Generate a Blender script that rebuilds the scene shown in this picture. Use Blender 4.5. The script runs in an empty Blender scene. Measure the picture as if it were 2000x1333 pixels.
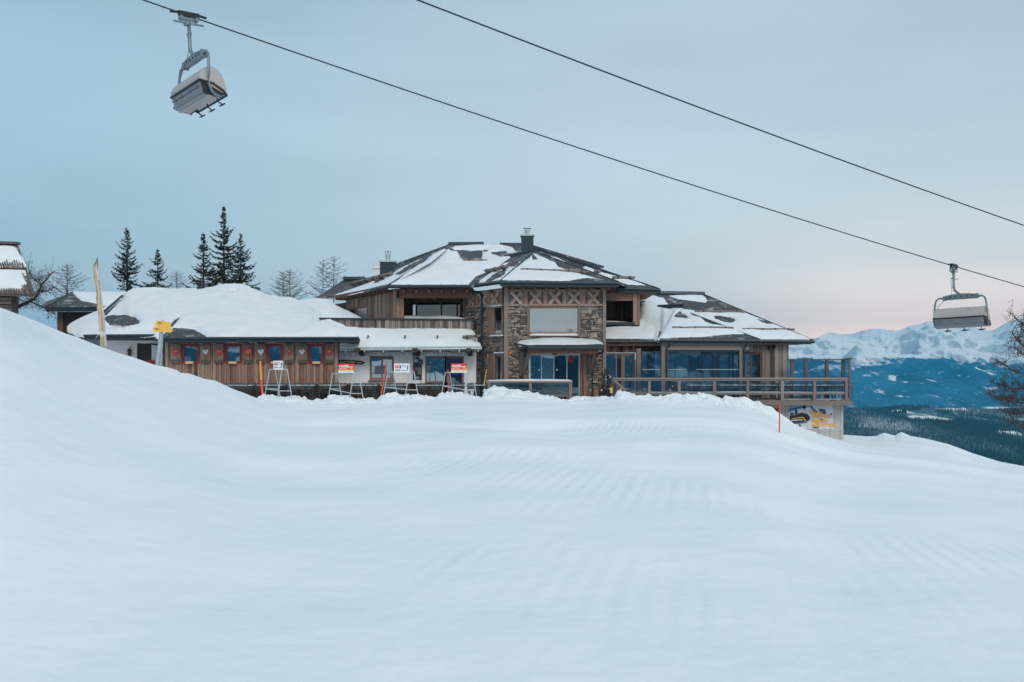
import bpy, math, random
import numpy as np
from mathutils import Vector, Matrix

random.seed(7)
rng = np.random.default_rng(7)
scene = bpy.context.scene
R = math.radians

# ------------------------------------------------------------------ camera, sky, sun, exposure
CAMZ = 1.5
F = 2000.0
U0, V0 = 1000.0, 730.0            # vanishing point of the view direction (horizon) in photo pixels
cam_d = bpy.data.cameras.new("camera")
cam_d.lens = 36; cam_d.sensor_width = 36
cam_d.shift_y = 63.5 / 2000
cam_d.clip_start = 0.1; cam_d.clip_end = 60000
cam_d.dof.use_dof = True; cam_d.dof.focus_distance = 57; cam_d.dof.aperture_fstop = 2.0
cam = bpy.data.objects.new("camera", cam_d)
scene.collection.objects.link(cam)
cam.location = (0, 0, CAMZ); cam.rotation_euler = (R(90), 0, 0)
scene.camera = cam

SUN_EL, SUN_ROT = R(36), R(162)
world = bpy.data.worlds.new("World"); scene.world = world
world.use_nodes = True
wt = world.node_tree; wn = wt.nodes; wl = wt.links
wn.clear()
def W(t, **k):
    n = wn.new(t)
    for a, b in k.items(): setattr(n, a, b)
    return n
wout = W("ShaderNodeOutputWorld"); bg = W("ShaderNodeBackground"); bg2 = W("ShaderNodeBackground"); wadd = W("ShaderNodeAddShader")
sky = W("ShaderNodeTexSky"); sky.sky_type = 'NISHITA'; sky.sun_disc = False
sky.sun_elevation = SUN_EL; sky.sun_rotation = SUN_ROT; sky.air_density = 1.5; sky.dust_density = 3.0
bg2.inputs[1].default_value = 0.05
wl.new(sky.outputs[0], bg2.inputs[0])
tc = W("ShaderNodeTexCoord"); sep = W("ShaderNodeSeparateXYZ")
wl.new(tc.outputs['Generated'], sep.inputs[0])
def wramp(stops):
    n = W("ShaderNodeValToRGB"); el = n.color_ramp.elements
    while len(el) < len(stops): el.new(0.5)
    for e, (p, c) in zip(el, stops): e.position = p; e.color = (*c, 1)
    return n
def wmap(src, a, b, c=0.0, d=1.0):
    n = W("ShaderNodeMapRange"); n.inputs[1].default_value = a; n.inputs[2].default_value = b
    n.inputs[3].default_value = c; n.inputs[4].default_value = d; n.interpolation_type = 'SMOOTHSTEP'
    wl.new(src, n.inputs[0]); return n.outputs[0]
def wmix(f, a, b, mode='MIX'):
    n = W("ShaderNodeMix"); n.data_type = 'RGBA'; n.blend_type = mode
    for s, x in ((n.inputs[0], f), (n.inputs[6], a), (n.inputs[7], b)):
        if isinstance(x, (int, float)): s.default_value = x
        elif isinstance(x, tuple): s.default_value = (*x, 1)
        else: wl.new(x, s)
    return n.outputs[2]
# warped height for soft cloud bands
mp = W("ShaderNodeMapping"); mp.inputs['Scale'].default_value = (1.2, 1.2, 7)
mp.inputs['Rotation'].default_value = (R(6), R(8), 0)
wl.new(tc.outputs['Generated'], mp.inputs[0])
cn = W("ShaderNodeTexNoise"); cn.inputs['Scale'].default_value = 1.6; cn.inputs['Detail'].default_value = 5
wl.new(mp.outputs[0], cn.inputs['Vector'])
left = wramp([(0.0, (.85, .66, .60)), (.06, (.46, .50, .57)), (.12, (.27, .40, .51)), (.22, (.30, .415, .505)), (.35, (.265, .365, .43)), (.5, (.35, .43, .49)), (1, (.42, .50, .56))])
right = wramp([(0.0, (2.7, 1.65, 1.15)), (.035, (2.4, 1.5, 1.1)), (.06, (1.5, 1.1, .93)), (.10, (.92, .82, .79)), (.15, (.62, .65, .68)), (.22, (.50, .56, .60)), (.35, (.38, .46, .50)), (.5, (.38, .46, .52)), (1, (.42, .50, .56))])
grey = wramp([(0.0, (.95, .78, .74)), (.035, (.86, .76, .74)), (.06, (.70, .68, .70)), (.10, (.62, .65, .69)), (.15, (.56, .61, .655)), (.22, (.49, .555, .60)), (.35, (.38, .46, .50)), (.5, (.38, .46, .52)), (1, (.42, .50, .56))])
back = wramp([(0.0, (.95, .74, .72)), (.06, (.52, .54, .58)), (.3, (.40, .46, .51)), (.7, (.40, .48, .55)), (1, (.40, .48, .55))])
zc_ = W("ShaderNodeMath", operation='MAXIMUM'); zc_.inputs[1].default_value = 0.0
wl.new(sep.outputs[2], zc_.inputs[0])
for rr in (left, right, grey, back): wl.new(zc_.outputs[0], rr.inputs[0])
fx_ = wmap(sep.outputs[0], -0.50, 0.20)
fb_ = wmap(sep.outputs[1], 0.35, -0.35)
c0_ = wmix(wmap(sep.outputs[0], .08, .36), grey.outputs[0], right.outputs[0])
c1 = wmix(fx_, left.outputs[0], c0_)
c2 = wmix(fb_, c1, back.outputs[0])
cv = wmap(cn.outputs[0], 0.3, 0.7, 0.92, 1.07)
cvr = W("ShaderNodeCombineColor")
for i in range(3): wl.new(cv, cvr.inputs[i])
c3 = wmix(1.0, c2, cvr.outputs[0], 'MULTIPLY')
wl.new(c3, bg.inputs[0]); bg.inputs[1].default_value = 1.0
wl.new(bg.outputs[0], wadd.inputs[0]); wl.new(bg2.outputs[0], wadd.inputs[1])
wl.new(wadd.outputs[0], wout.inputs[0])

sun_d = bpy.data.lights.new("sun", 'SUN'); sun_d.energy = 1.15; sun_d.angle = R(18); sun_d.color = (1.0, .95, .89)
sun = bpy.data.objects.new("sun", sun_d); scene.collection.objects.link(sun)
# sun stands behind the camera, a little to the right
sun.rotation_euler = (R(90) - SUN_EL, 0, R(18))

scene.view_settings.view_transform = 'Standard'; scene.view_settings.look = 'None'
scene.view_settings.exposure = 0.0; scene.view_settings.gamma = 1
scene.cycles.use_denoising = True
scene.cycles.max_bounces = 6; scene.cycles.diffuse_bounces = 3; scene.cycles.glossy_bounces = 3
scene.cycles.transparent_max_bounces = 16; scene.cycles.volume_bounces = 0; scene.cycles.transmission_bounces = 4

# ------------------------------------------------------------------ helpers
C = scene.collection.objects
def fx(u, Y): return (u - U0) / F * Y
def fz(v, Y): return CAMZ + (V0 - v) / F * Y
def P(u, v, Y): return Vector((fx(u, Y), Y, fz(v, Y)))

class MB:
    def __init__(s, M=None):
        s.v = []; s.f = []; s.t = []; s.M = M
    def add(s, vs, fs, tone=0.5):
        b = len(s.v)
        if s.M is not None: vs = [s.M @ Vector(p) for p in vs]
        s.v += [tuple(p) for p in vs]
        s.f += [tuple(i + b for i in f) for f in fs]
        s.t += [tone] * len(fs)
    def box(s, x0, x1, y0, y1, z0, z1, tone=0.5, jit=0.0):
        vs = [Vector((x, y, z)) for x in (x0, x1) for y in (y0, y1) for z in (z0, z1)]
        if jit: vs = [p + Vector((random.uniform(-jit, jit), random.uniform(-jit, jit) * .5, random.uniform(-jit, jit))) for p in vs]
        s.add(vs, [(0, 1, 3, 2), (4, 6, 7, 5), (0, 4, 5, 1), (2, 3, 7, 6), (0, 2, 6, 4), (1, 5, 7, 3)], tone)
    def tube(s, pts, r, n=6, r2=None, tone=0.5, cap=True):
        pts = [Vector(p) for p in pts]; m = len(pts)
        r2 = r if r2 is None else r2
        vs = []; fs = []
        up = Vector((0, 0, 1))
        for i, p in enumerate(pts):
            d = (pts[min(i + 1, m - 1)] - pts[max(i - 1, 0)]).normalized()
            a = d.cross(up)
            if a.length < 0.05: a = d.cross(Vector((1, 0, 0)))
            a.normalize(); b = d.cross(a)
            rr = r + (r2 - r) * i / max(1, m - 1)
            for k in range(n):
                an = 2 * math.pi * k / n
                vs.append(p + a * (rr * math.cos(an)) + b * (rr * math.sin(an)))
        for i in range(m - 1):
            for k in range(n):
                fs.append((i * n + k, i * n + (k + 1) % n, (i + 1) * n + (k + 1) % n, (i + 1) * n + k))
        if cap: fs += [tuple(range(n))[::-1], tuple((m - 1) * n + k for k in range(n))]
        s.add(vs, fs, tone)
    def bar(s, a, b, w, h, tone=0.5, up=Vector((0, 0, 1))):
        """rectangular bar from a to b, w across, h along up"""
        a = Vector(a); b = Vector(b); d = (b - a).normalized()
        x = d.cross(up).normalized(); u = x.cross(d).normalized()
        vs = []
        for p in (a, b):
            for sx, su in ((-1, -1), (1, -1), (1, 1), (-1, 1)):
                vs.append(p + x * (sx * w / 2) + u * (su * h / 2))
        s.add(vs, [(3, 2, 1, 0), (4, 5, 6, 7), (0, 1, 5, 4), (1, 2, 6, 5), (2, 3, 7, 6), (3, 0, 4, 7)], tone)
    def prism(s, poly, d, tone=0.5):
        """polygon (list of 3D points) extruded by vector d"""
        n = len(poly); poly = [Vector(p) for p in poly]; d = Vector(d)
        s.add(poly + [p + d for p in poly], [tuple(range(n)), tuple(range(2 * n - 1, n - 1, -1))] +
              [(i, i + n, (i + 1) % n + n, (i + 1) % n) for i in range(n)], tone)
    def quad(s, a, b, c, d, tone=0.5): s.add([a, b, c, d], [(0, 1, 2, 3)], tone)
    def build(s, name, mat, parent=None, smooth=False, origin=None):
        me = bpy.data.meshes.new(name)
        o_ = Vector(origin) if origin is not None else Vector((0, 0, 0))
        me.from_pydata([tuple(Vector(p) - o_) for p in s.v] if origin is not None else s.v, [], s.f)
        at = me.attributes.new("tone", 'FLOAT', 'FACE')
        at.data.foreach_set("value", np.array(s.t, dtype=np.float32))
        if smooth: me.polygons.foreach_set("use_smooth", [True] * len(me.polygons))
        me.materials.append(mat); me.update()
        o = bpy.data.objects.new(name, me); C.link(o)
        if origin is not None: o.location = o_
        if parent is not None:
            o.parent = parent
            if origin is None: o.matrix_parent_inverse = world_of(parent).inverted()
        return o

def world_of(o):
    m = Matrix.Translation(o.location) @ o.rotation_euler.to_matrix().to_4x4() @ Matrix.Diagonal((*o.scale, 1))
    if o.parent is not None: m = world_of(o.parent) @ o.matrix_parent_inverse @ m
    return m
def tag(o, label, cat, group=None):
    o["label"] = label; o["category"] = cat
    if group: o["group"] = group
    return o
def thing(name, label, cat, loc=(0, 0, 0), rz=0.0, group=None):
    o = bpy.data.objects.new(name, None); C.link(o)
    o.location = loc; o.rotation_euler = (0, 0, rz); o.empty_display_size = 0.3
    return tag(o, label, cat, group)
def struct(o): o["kind"] = "structure"; return o
def local(mb, name, mat, parent, smooth=False):
    """mesh given in its parent's own coordinates"""
    me_o = mb.build(name, mat, None, smooth); me_o.parent = parent; return me_o
def copy_tree(o, parent=None):
    c = o.copy(); C.link(c)
    if parent is not None: c.parent = parent
    for ch in list(o.children): copy_tree(ch, c)
    return c

def grid_mesh(name, X, Y, Z, mat, parent=None, keep=None, smooth=True, wrap=False):
    n, m = X.shape
    vs = np.stack([X, Y, Z], -1).reshape(-1, 3)
    ii, jj = np.meshgrid(np.arange(n - 1), np.arange(m if wrap else m - 1), indexing='ij')
    j2 = (jj + 1) % m
    a = ii * m + jj; b = ii * m + j2; c = (ii + 1) * m + j2; d = (ii + 1) * m + jj
    q = np.stack([a, b, c, d], -1).reshape(-1, 4)
    if keep is not None:
        k = keep.reshape(-1)
        q = q[k[q].any(1)]
        used = np.unique(q); mp_ = -np.ones(len(vs), int); mp_[used] = np.arange(len(used))
        vs = vs[used]; q = mp_[q]
    me = bpy.data.meshes.new(name)
    me.vertices.add(len(vs)); me.vertices.foreach_set("co", vs.astype(np.float32).ravel())
    me.loops.add(len(q) * 4); me.loops.foreach_set("vertex_index", q.astype(np.int32).ravel())
    me.polygons.add(len(q)); me.polygons.foreach_set("loop_start", np.arange(0, len(q) * 4, 4, dtype=np.int32))
    me.polygons.foreach_set("loop_total", np.full(len(q), 4, dtype=np.int32))
    me.polygons.foreach_set("use_smooth", np.full(len(q), smooth))
    me.update(calc_edges=True); me.validate()
    me.materials.append(mat)
    o = bpy.data.objects.new(name, me); C.link(o)
    if parent is not None: o.parent = parent; o.matrix_parent_inverse = world_of(parent).inverted()
    return o

# numpy value noise
_tab = rng.random(4096)
def vnoise(x, y, seed=0):
    xi = np.floor(x).astype(int); yi = np.floor(y).astype(int)
    xf = x - xi; yf = y - yi
    xf = xf * xf * (3 - 2 * xf); yf = yf * yf * (3 - 2 * yf)
    def h(a, b): return _tab[((a * 374761 + b * 668265 + seed * 7919) ^ ((a * 13 + b * 57) >> 3)) % 4096]
    return (h(xi, yi) * (1 - xf) + h(xi + 1, yi) * xf) * (1 - yf) + (h(xi, yi + 1) * (1 - xf) + h(xi + 1, yi + 1) * xf) * yf
def fbm(x, y, o=4, seed=0, ridged=False):
    r = 0; a = 0.5; s = 0
    for i in range(o):
        n = vnoise(x * 2 ** i + 17 * i, y * 2 ** i + 31 * i, seed + i)
        if ridged: n = 1 - abs(2 * n - 1)
        r = r + a * n; s += a; a *= .5
    return r / s
def sstep(x): x = np.clip(x, 0, 1); return x * x * (3 - 2 * x)

# ------------------------------------------------------------------ materials
def mat(name, base=(.5, .5, .5), rough=.7, metal=0.0, spec=.5, noise=None, bump=None, tones=None, wood=False, scale=1.0):
    m = bpy.data.materials.new(name); m.use_nodes = True
    nt = m.node_tree; N = nt.nodes; L = nt.links
    b = N["Principled BSDF"]; b.inputs['Roughness'].default_value = rough; b.inputs['Metallic'].default_value = metal
    b.inputs['Specular IOR Level'].default_value = spec
    tcn = N.new("ShaderNodeTexCoord")
    col = None
    if tones:
        at = N.new("ShaderNodeAttribute"); at.attribute_name = "tone"
        rp = N.new("ShaderNodeValToRGB"); el = rp.color_ramp.elements
        while len(el) < len(tones): el.new(.5)
        for e, (p, c) in zip(el, tones): e.position = p; e.color = (*c, 1)
        L.new(at.outputs['Fac'], rp.inputs[0]); col = rp.outputs[0]
    if noise:
        sc, amt = noise
        mpn = N.new("ShaderNodeMapping"); L.new(tcn.outputs['Object'], mpn.inputs[0])
        mpn.inputs['Scale'].default_value = (9, 9, .9) if wood else (1, 1, 1)
        nz = N.new("ShaderNodeTexNoise"); nz.inputs['Scale'].default_value = sc; nz.inputs['Detail'].default_value = 6
        nz.inputs['Roughness'].default_value = .65
        L.new(mpn.outputs[0], nz.inputs['Vector'])
        mr = N.new("ShaderNodeMapRange"); mr.inputs[1].default_value = .25; mr.inputs[2].default_value = .75
        mr.inputs[3].default_value = 1 - amt; mr.inputs[4].default_value = 1 + amt
        L.new(nz.outputs[0], mr.inputs[0])
        mx = N.new("ShaderNodeMix"); mx.data_type = 'RGBA'; mx.blend_type = 'MULTIPLY'; mx.inputs[0].default_value = 1
        if col is not None: L.new(col, mx.inputs[6])
        else: mx.inputs[6].default_value = (*base, 1)
        cc = N.new("ShaderNodeCombineColor")
        for i in range(3): L.new(mr.outputs[0], cc.inputs[i])
        L.new(cc.outputs[0], mx.inputs[7]); col = mx.outputs[2]
    if col is not None: L.new(col, b.inputs['Base Color'])
    else: b.inputs['Base Color'].default_value = (*base, 1)
    if bump:
        sc, st = bump
        n2 = N.new("ShaderNodeTexNoise"); n2.inputs['Scale'].default_value = sc; n2.inputs['Detail'].default_value = 5
        L.new(tcn.outputs['Object'], n2.inputs['Vector'])
        bp = N.new("ShaderNodeBump"); bp.inputs['Strength'].default_value = 1; bp.inputs['Distance'].default_value = st
        L.new(n2.outputs[0], bp.inputs['Height']); L.new(bp.outputs[0], b.inputs['Normal'])
    return m

M = {}
M['wood'] = mat("weathered_timber", rough=.85, noise=(3, .33), wood=True,
    tones=[(0, (.035, .020, .015)), (.15, (.10, .058, .041)), (.4, (.225, .122, .083)), (.6, (.285, .172, .125)), (.8, (.31, .225, .18)), (1, (.42, .33, .28))])
M['grey_wood'] = mat("grey_timber", rough=.85, noise=(3, .25), wood=True,
    tones=[(0, (.05, .038, .034)), (.35, (.12, .096, .085)), (.7, (.21, .178, .16)), (1, (.32, .285, .265))])
M['warm_wood'] = mat("warm_timber", (.25, .142, .098), rough=.7, noise=(3, .25), wood=True)
M['brown_wood'] = mat("brown_timber", (.13, .062, .042), rough=.75, noise=(3, .3), wood=True)
M['dark_wood'] = mat("dark_timber", (.045, .032, .026), rough=.8, noise=(3, .3), wood=True)
M['log'] = mat("bark_log", (.20, .165, .145), rough=.9, noise=(14, .4), bump=(20, .01))
M['stone'] = mat("rubble_stone", rough=.9, noise=(6, .35), bump=(18, .02),
    tones=[(0, (.075, .072, .080)), (.3, (.165, .145, .135)), (.55, (.26, .21, .18)), (.8, (.33, .27, .22)), (.95, (.29, .19, .135)), (1, (.38, .34, .30))])
M['mortar'] = mat("mortar", (.12, .105, .10), rough=.95, noise=(10, .3))
M['plaster'] = mat("plaster", (.80, .80, .82), rough=.9, noise=(2.0, .05), bump=(30, .004))
M['concrete'] = mat("concrete", (.47, .45, .44), rough=.85, noise=(1.6, .12), bump=(25, .004))
M['roof'] = mat("slate_roof", (.055, .06, .066), rough=.75, noise=(18, .35), bump=(12, .01))
def frost(m):
    nt = m.node_tree; N = nt.nodes; L = nt.links; b = N["Principled BSDF"]
    src = b.inputs['Base Color'].links[0].from_socket
    g = N.new("ShaderNodeNewGeometry"); nz = N.new("ShaderNodeTexNoise"); nz.inputs['Scale'].default_value = 1.3; nz.inputs['Detail'].default_value = 8; nz.inputs['Roughness'].default_value = .7
    L.new(g.outputs['Position'], nz.inputs['Vector'])
    mr = N.new("ShaderNodeMapRange"); mr.inputs[1].default_value = .54; mr.inputs[2].default_value = .72; mr.inputs[4].default_value = .8; L.new(nz.outputs[0], mr.inputs[0])
    # shingle courses
    sp = N.new("ShaderNodeSeparateXYZ"); L.new(g.outputs['Position'], sp.inputs[0]); w = N.new("ShaderNodeMath"); w.operation = 'PINGPONG'; w.inputs[1].default_value = .06; L.new(sp.outputs[2], w.inputs[0])
    w2 = N.new("ShaderNodeMapRange"); w2.inputs[1].default_value = 0; w2.inputs[2].default_value = .02; w2.inputs[3].default_value = .5; w2.inputs[4].default_value = 1; L.new(w.outputs[0], w2.inputs[0])
    mm = N.new("ShaderNodeMix"); mm.data_type = 'RGBA'; mm.blend_type = 'MULTIPLY'; mm.inputs[0].default_value = 1; cc = N.new("ShaderNodeCombineColor")
    for i in range(3): L.new(w2.outputs[0], cc.inputs[i])
    L.new(src, mm.inputs[6]); L.new(cc.outputs[0], mm.inputs[7])
    mx = N.new("ShaderNodeMix"); mx.data_type = 'RGBA'; L.new(mr.outputs[0], mx.inputs[0]); L.new(mm.outputs[2], mx.inputs[6]); mx.inputs[7].default_value = (.7, .74, .78, 1); L.new(mx.outputs[2], b.inputs['Base Color'])
frost(M['roof'])
M['metal_dark'] = mat("dark_metal", (.022, .04, .052), rough=.45, metal=.3, noise=(3, .15))
M['metal'] = mat("galvanised_metal", (.42, .47, .50), rough=.45, metal=.6, noise=(6, .12))
M['metal_light'] = mat("pale_metal", (.42, .50, .54), rough=.5, metal=.2, noise=(8, .1))
M['steel'] = mat("stainless_steel", (.62, .62, .62), rough=.25, metal=1.0, noise=(8, .08))
M['black'] = mat("black_plastic", (.012, .014, .018), rough=.5, noise=(8, .2))
M['chair_dark'] = mat("anthracite_furniture", (.055, .068, .08), rough=.6, noise=(8, .2))
M['red'] = mat("red_paint", (.24, .012, .022), rough=.5, noise=(5, .15))
M['red_bright'] = mat("red_enamel", (.70, .035, .03), rough=.45, noise=(8, .1))
M['orange_red'] = mat("orange_pole_paint", (.75, .09, .03), rough=.5, noise=(8, .1))
M['orange'] = mat("orange_paint", (.85, .32, .05), rough=.5, noise=(8, .1))
M['white'] = mat("white_paint", (.72, .75, .77), rough=.5, noise=(8, .04))
M['yellow'] = mat("yellow_sign_paint", (.80, .48, .07), rough=.5, noise=(6, .08))
M['blue'] = mat("blue_print", (.03, .10, .35), rough=.5)
M['lime'] = mat("pale_beige_wood", (.62, .45, .27), rough=.7, noise=(12, .2))
M['gold'] = mat("gold_letter", (.62, .46, .2), rough=.5)
M['bark'] = mat("bark", (.075, .055, .048), rough=.95, noise=(8, .35))
M['twig'] = mat("larch_twig", (.065, .05, .047), rough=.95, noise=(8, .3))
M['needle'] = mat("spruce_needle", rough=.8, noise=(1.5, .35), tones=[(0, (.008, .015, .012)), (.6, (.022, .034, .024)), (1, (.055, .07, .04))])
M['pot'] = mat("stone_pot", (.06, .075, .09), rough=.8, noise=(8, .25))
M['lift_metal'] = mat("lift_steel", (.17, .225, .26), rough=.45, metal=.35, noise=(6, .15))
M['seat'] = mat("seat_panel", (.34, .325, .335), rough=.45, noise=(2, .12))
M['flag'] = mat("faded_flag", (.64, .57, .47), rough=.85, noise=(3, .2))
M['flag_green'] = mat("faded_flag_green", (.42, .45, .25), rough=.85, noise=(3, .2))

def snow_mat(name, fine, groom=False, dim=1.0):
    m = bpy.data.materials.new(name); m.use_nodes = True
    nt = m.node_tree; N = nt.nodes; L = nt.links; b = N["Principled BSDF"]
    b.inputs['Roughness'].default_value = .75; b.inputs['Specular IOR Level'].default_value = .25
    g = N.new("ShaderNodeNewGeometry")
    def noise(sc, det, mul=(1, 1, 1), rough=.55):
        mpn = N.new("ShaderNodeMapping"); mpn.inputs['Scale'].default_value = mul
        L.new(g.outputs['Position'], mpn.inputs[0])
        n = N.new("ShaderNodeTexNoise"); n.inputs['Scale'].default_value = sc; n.inputs['Detail'].default_value = det
        n.inputs['Roughness'].default_value = rough
        L.new(mpn.outputs[0], n.inputs['Vector']); return n.outputs[0]
    rp = N.new("ShaderNodeMapRange"); rp.inputs[1].default_value = .3; rp.inputs[2].default_value = .7
    rp.inputs[3].default_value = 0; rp.inputs[4].default_value = 1
    L.new(noise(.35 if groom else 1.2, 6), rp.inputs[0])
    mx = N.new("ShaderNodeMix"); mx.data_type = 'RGBA'
    mx.inputs[6].default_value = (.725 * dim, .80 * dim, .84 * dim, 1); mx.inputs[7].default_value = (.825 * dim, .88 * dim, .905 * dim, 1)
    L.new(rp.outputs[0], mx.inputs[0]); L.new(mx.outputs[2], b.inputs['Base Color'])
    last = None
    layers = [(noise(fine, 6), .016), (noise(fine * 5, 3), .004)]
    if groom:
        mpw = N.new("ShaderNodeMapping"); mpw.inputs['Rotation'].default_value = (0, 0, R(10.5)); L.new(g.outputs['Position'], mpw.inputs[0])
        def streak(sx, sy, det):
            m2 = N.new("ShaderNodeMapping"); m2.inputs['Scale'].default_value = (sx, sy, 1); L.new(mpw.outputs[0], m2.inputs[0])
            n = N.new("ShaderNodeTexNoise"); n.inputs['Scale'].default_value = 1; n.inputs['Detail'].default_value = det
            L.new(m2.outputs[0], n.inputs['Vector']); return n.outputs[0]
        wv = N.new("ShaderNodeTexWave"); wv.inputs['Scale'].default_value = 1.6; wv.inputs['Distortion'].default_value = 1.2
        wv.inputs['Detail'].default_value = 2; wv.inputs['Detail Scale'].default_value = .6; wv.bands_direction = 'X'
        L.new(mpw.outputs[0], wv.inputs['Vector'])
        mk = N.new("ShaderNodeMapRange"); mk.inputs[1].default_value = .50; mk.inputs[2].default_value = .60
        L.new(noise(.11, 3), mk.inputs[0])
        mm = N.new("ShaderNodeMath"); mm.operation = 'MULTIPLY'; L.new(wv.outputs[1], mm.inputs[0]); L.new(mk.outputs[0], mm.inputs[1])
        layers += [(streak(2.2, .10, 3), .024), (streak(.45, .05, 3), .075), (noise(.16, 4), .26), (mm.outputs[0], .010)]
    for h, dist in layers:
        bp = N.new("ShaderNodeBump"); bp.inputs['Distance'].default_value = dist; bp.inputs['Strength'].default_value = 1
        L.new(h, bp.inputs['Height'])
        if last is not None: L.new(last, bp.inputs['Normal'])
        last = bp.outputs[0]
    L.new(last, b.inputs['Normal'])
    return m
M['snow'] = snow_mat("ground_snow", 5.0, True)
M['roof_snow'] = snow_mat("roof_snow", 4.0, dim=.90)

def glass_mat(name, gloss, body, tint=(.8, .9, 1), see=0.0, rough=.015):
    m = bpy.data.materials.new(name); m.use_nodes = True
    nt = m.node_tree; N = nt.nodes; L = nt.links
    for n in list(N):
        if n.type != 'OUTPUT_MATERIAL': N.remove(n)
    out = [n for n in N if n.type == 'OUTPUT_MATERIAL'][0]
    d = N.new("ShaderNodeBsdfDiffuse"); d.inputs[0].default_value = (*body, 1)
    g = N.new("ShaderNodeBsdfAnisotropic"); g.inputs['Color'].default_value = (*tint, 1); g.inputs['Roughness'].default_value = rough
    bp = N.new("ShaderNodeBump"); bp.inputs['Distance'].default_value = .0035
    nz = N.new("ShaderNodeTexNoise"); nz.inputs['Scale'].default_value = 1.1; nz.inputs['Detail'].default_value = 1
    tcn = N.new("ShaderNodeTexCoord"); L.new(tcn.outputs['Object'], nz.inputs['Vector'])
    L.new(nz.outputs[0], bp.inputs['Height']); L.new(bp.outputs[0], g.inputs['Normal'])
    base = d.outputs[0]
    if see > 0:
        tr = N.new("ShaderNodeBsdfTransparent"); tr.inputs[0].default_value = (.86, .94, .97, 1)
        m1 = N.new("ShaderNodeMixShader"); m1.inputs[0].default_value = see
        L.new(d.outputs[0], m1.inputs[1]); L.new(tr.outputs[0], m1.inputs[2]); base = m1.outputs[0]
    mx = N.new("ShaderNodeMixShader"); mx.inputs[0].default_value = gloss
    L.new(base, mx.inputs[1]); L.new(g.outputs[0], mx.inputs[2]); L.new(mx.outputs[0], out.inputs[0])
    return m
M['pane'] = glass_mat("window_glass", .42, (.010, .014, .018), (.72, .86, .93))
M['pane_mid'] = glass_mat("grey_window_glass", .4, (.07, .10, .11), (.8, .93, 1))
M['pane_dark'] = glass_mat("dim_window_glass", .16, (.006, .008, .010))
M['pane_bright'] = glass_mat("coated_window_glass", .55, (.10, .12, .13), (.82, .92, 1))
M['rail_glass'] = glass_mat("railing_glass", .05, (.08, .12, .14), (.85, .95, 1), .95)
M['screen_glass'] = glass_mat("screen_glass", .09, (.05, .10, .13), (.7, .9, 1), .94)
M['hood'] = glass_mat("bubble_hood", .16, (.60, .52, .47), (.9, .9, .9), .5, .12)
M['side_glass'] = glass_mat("dark_side_glass", .12, (.02, .022, .025), (.9, .9, .9), .12)

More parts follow.
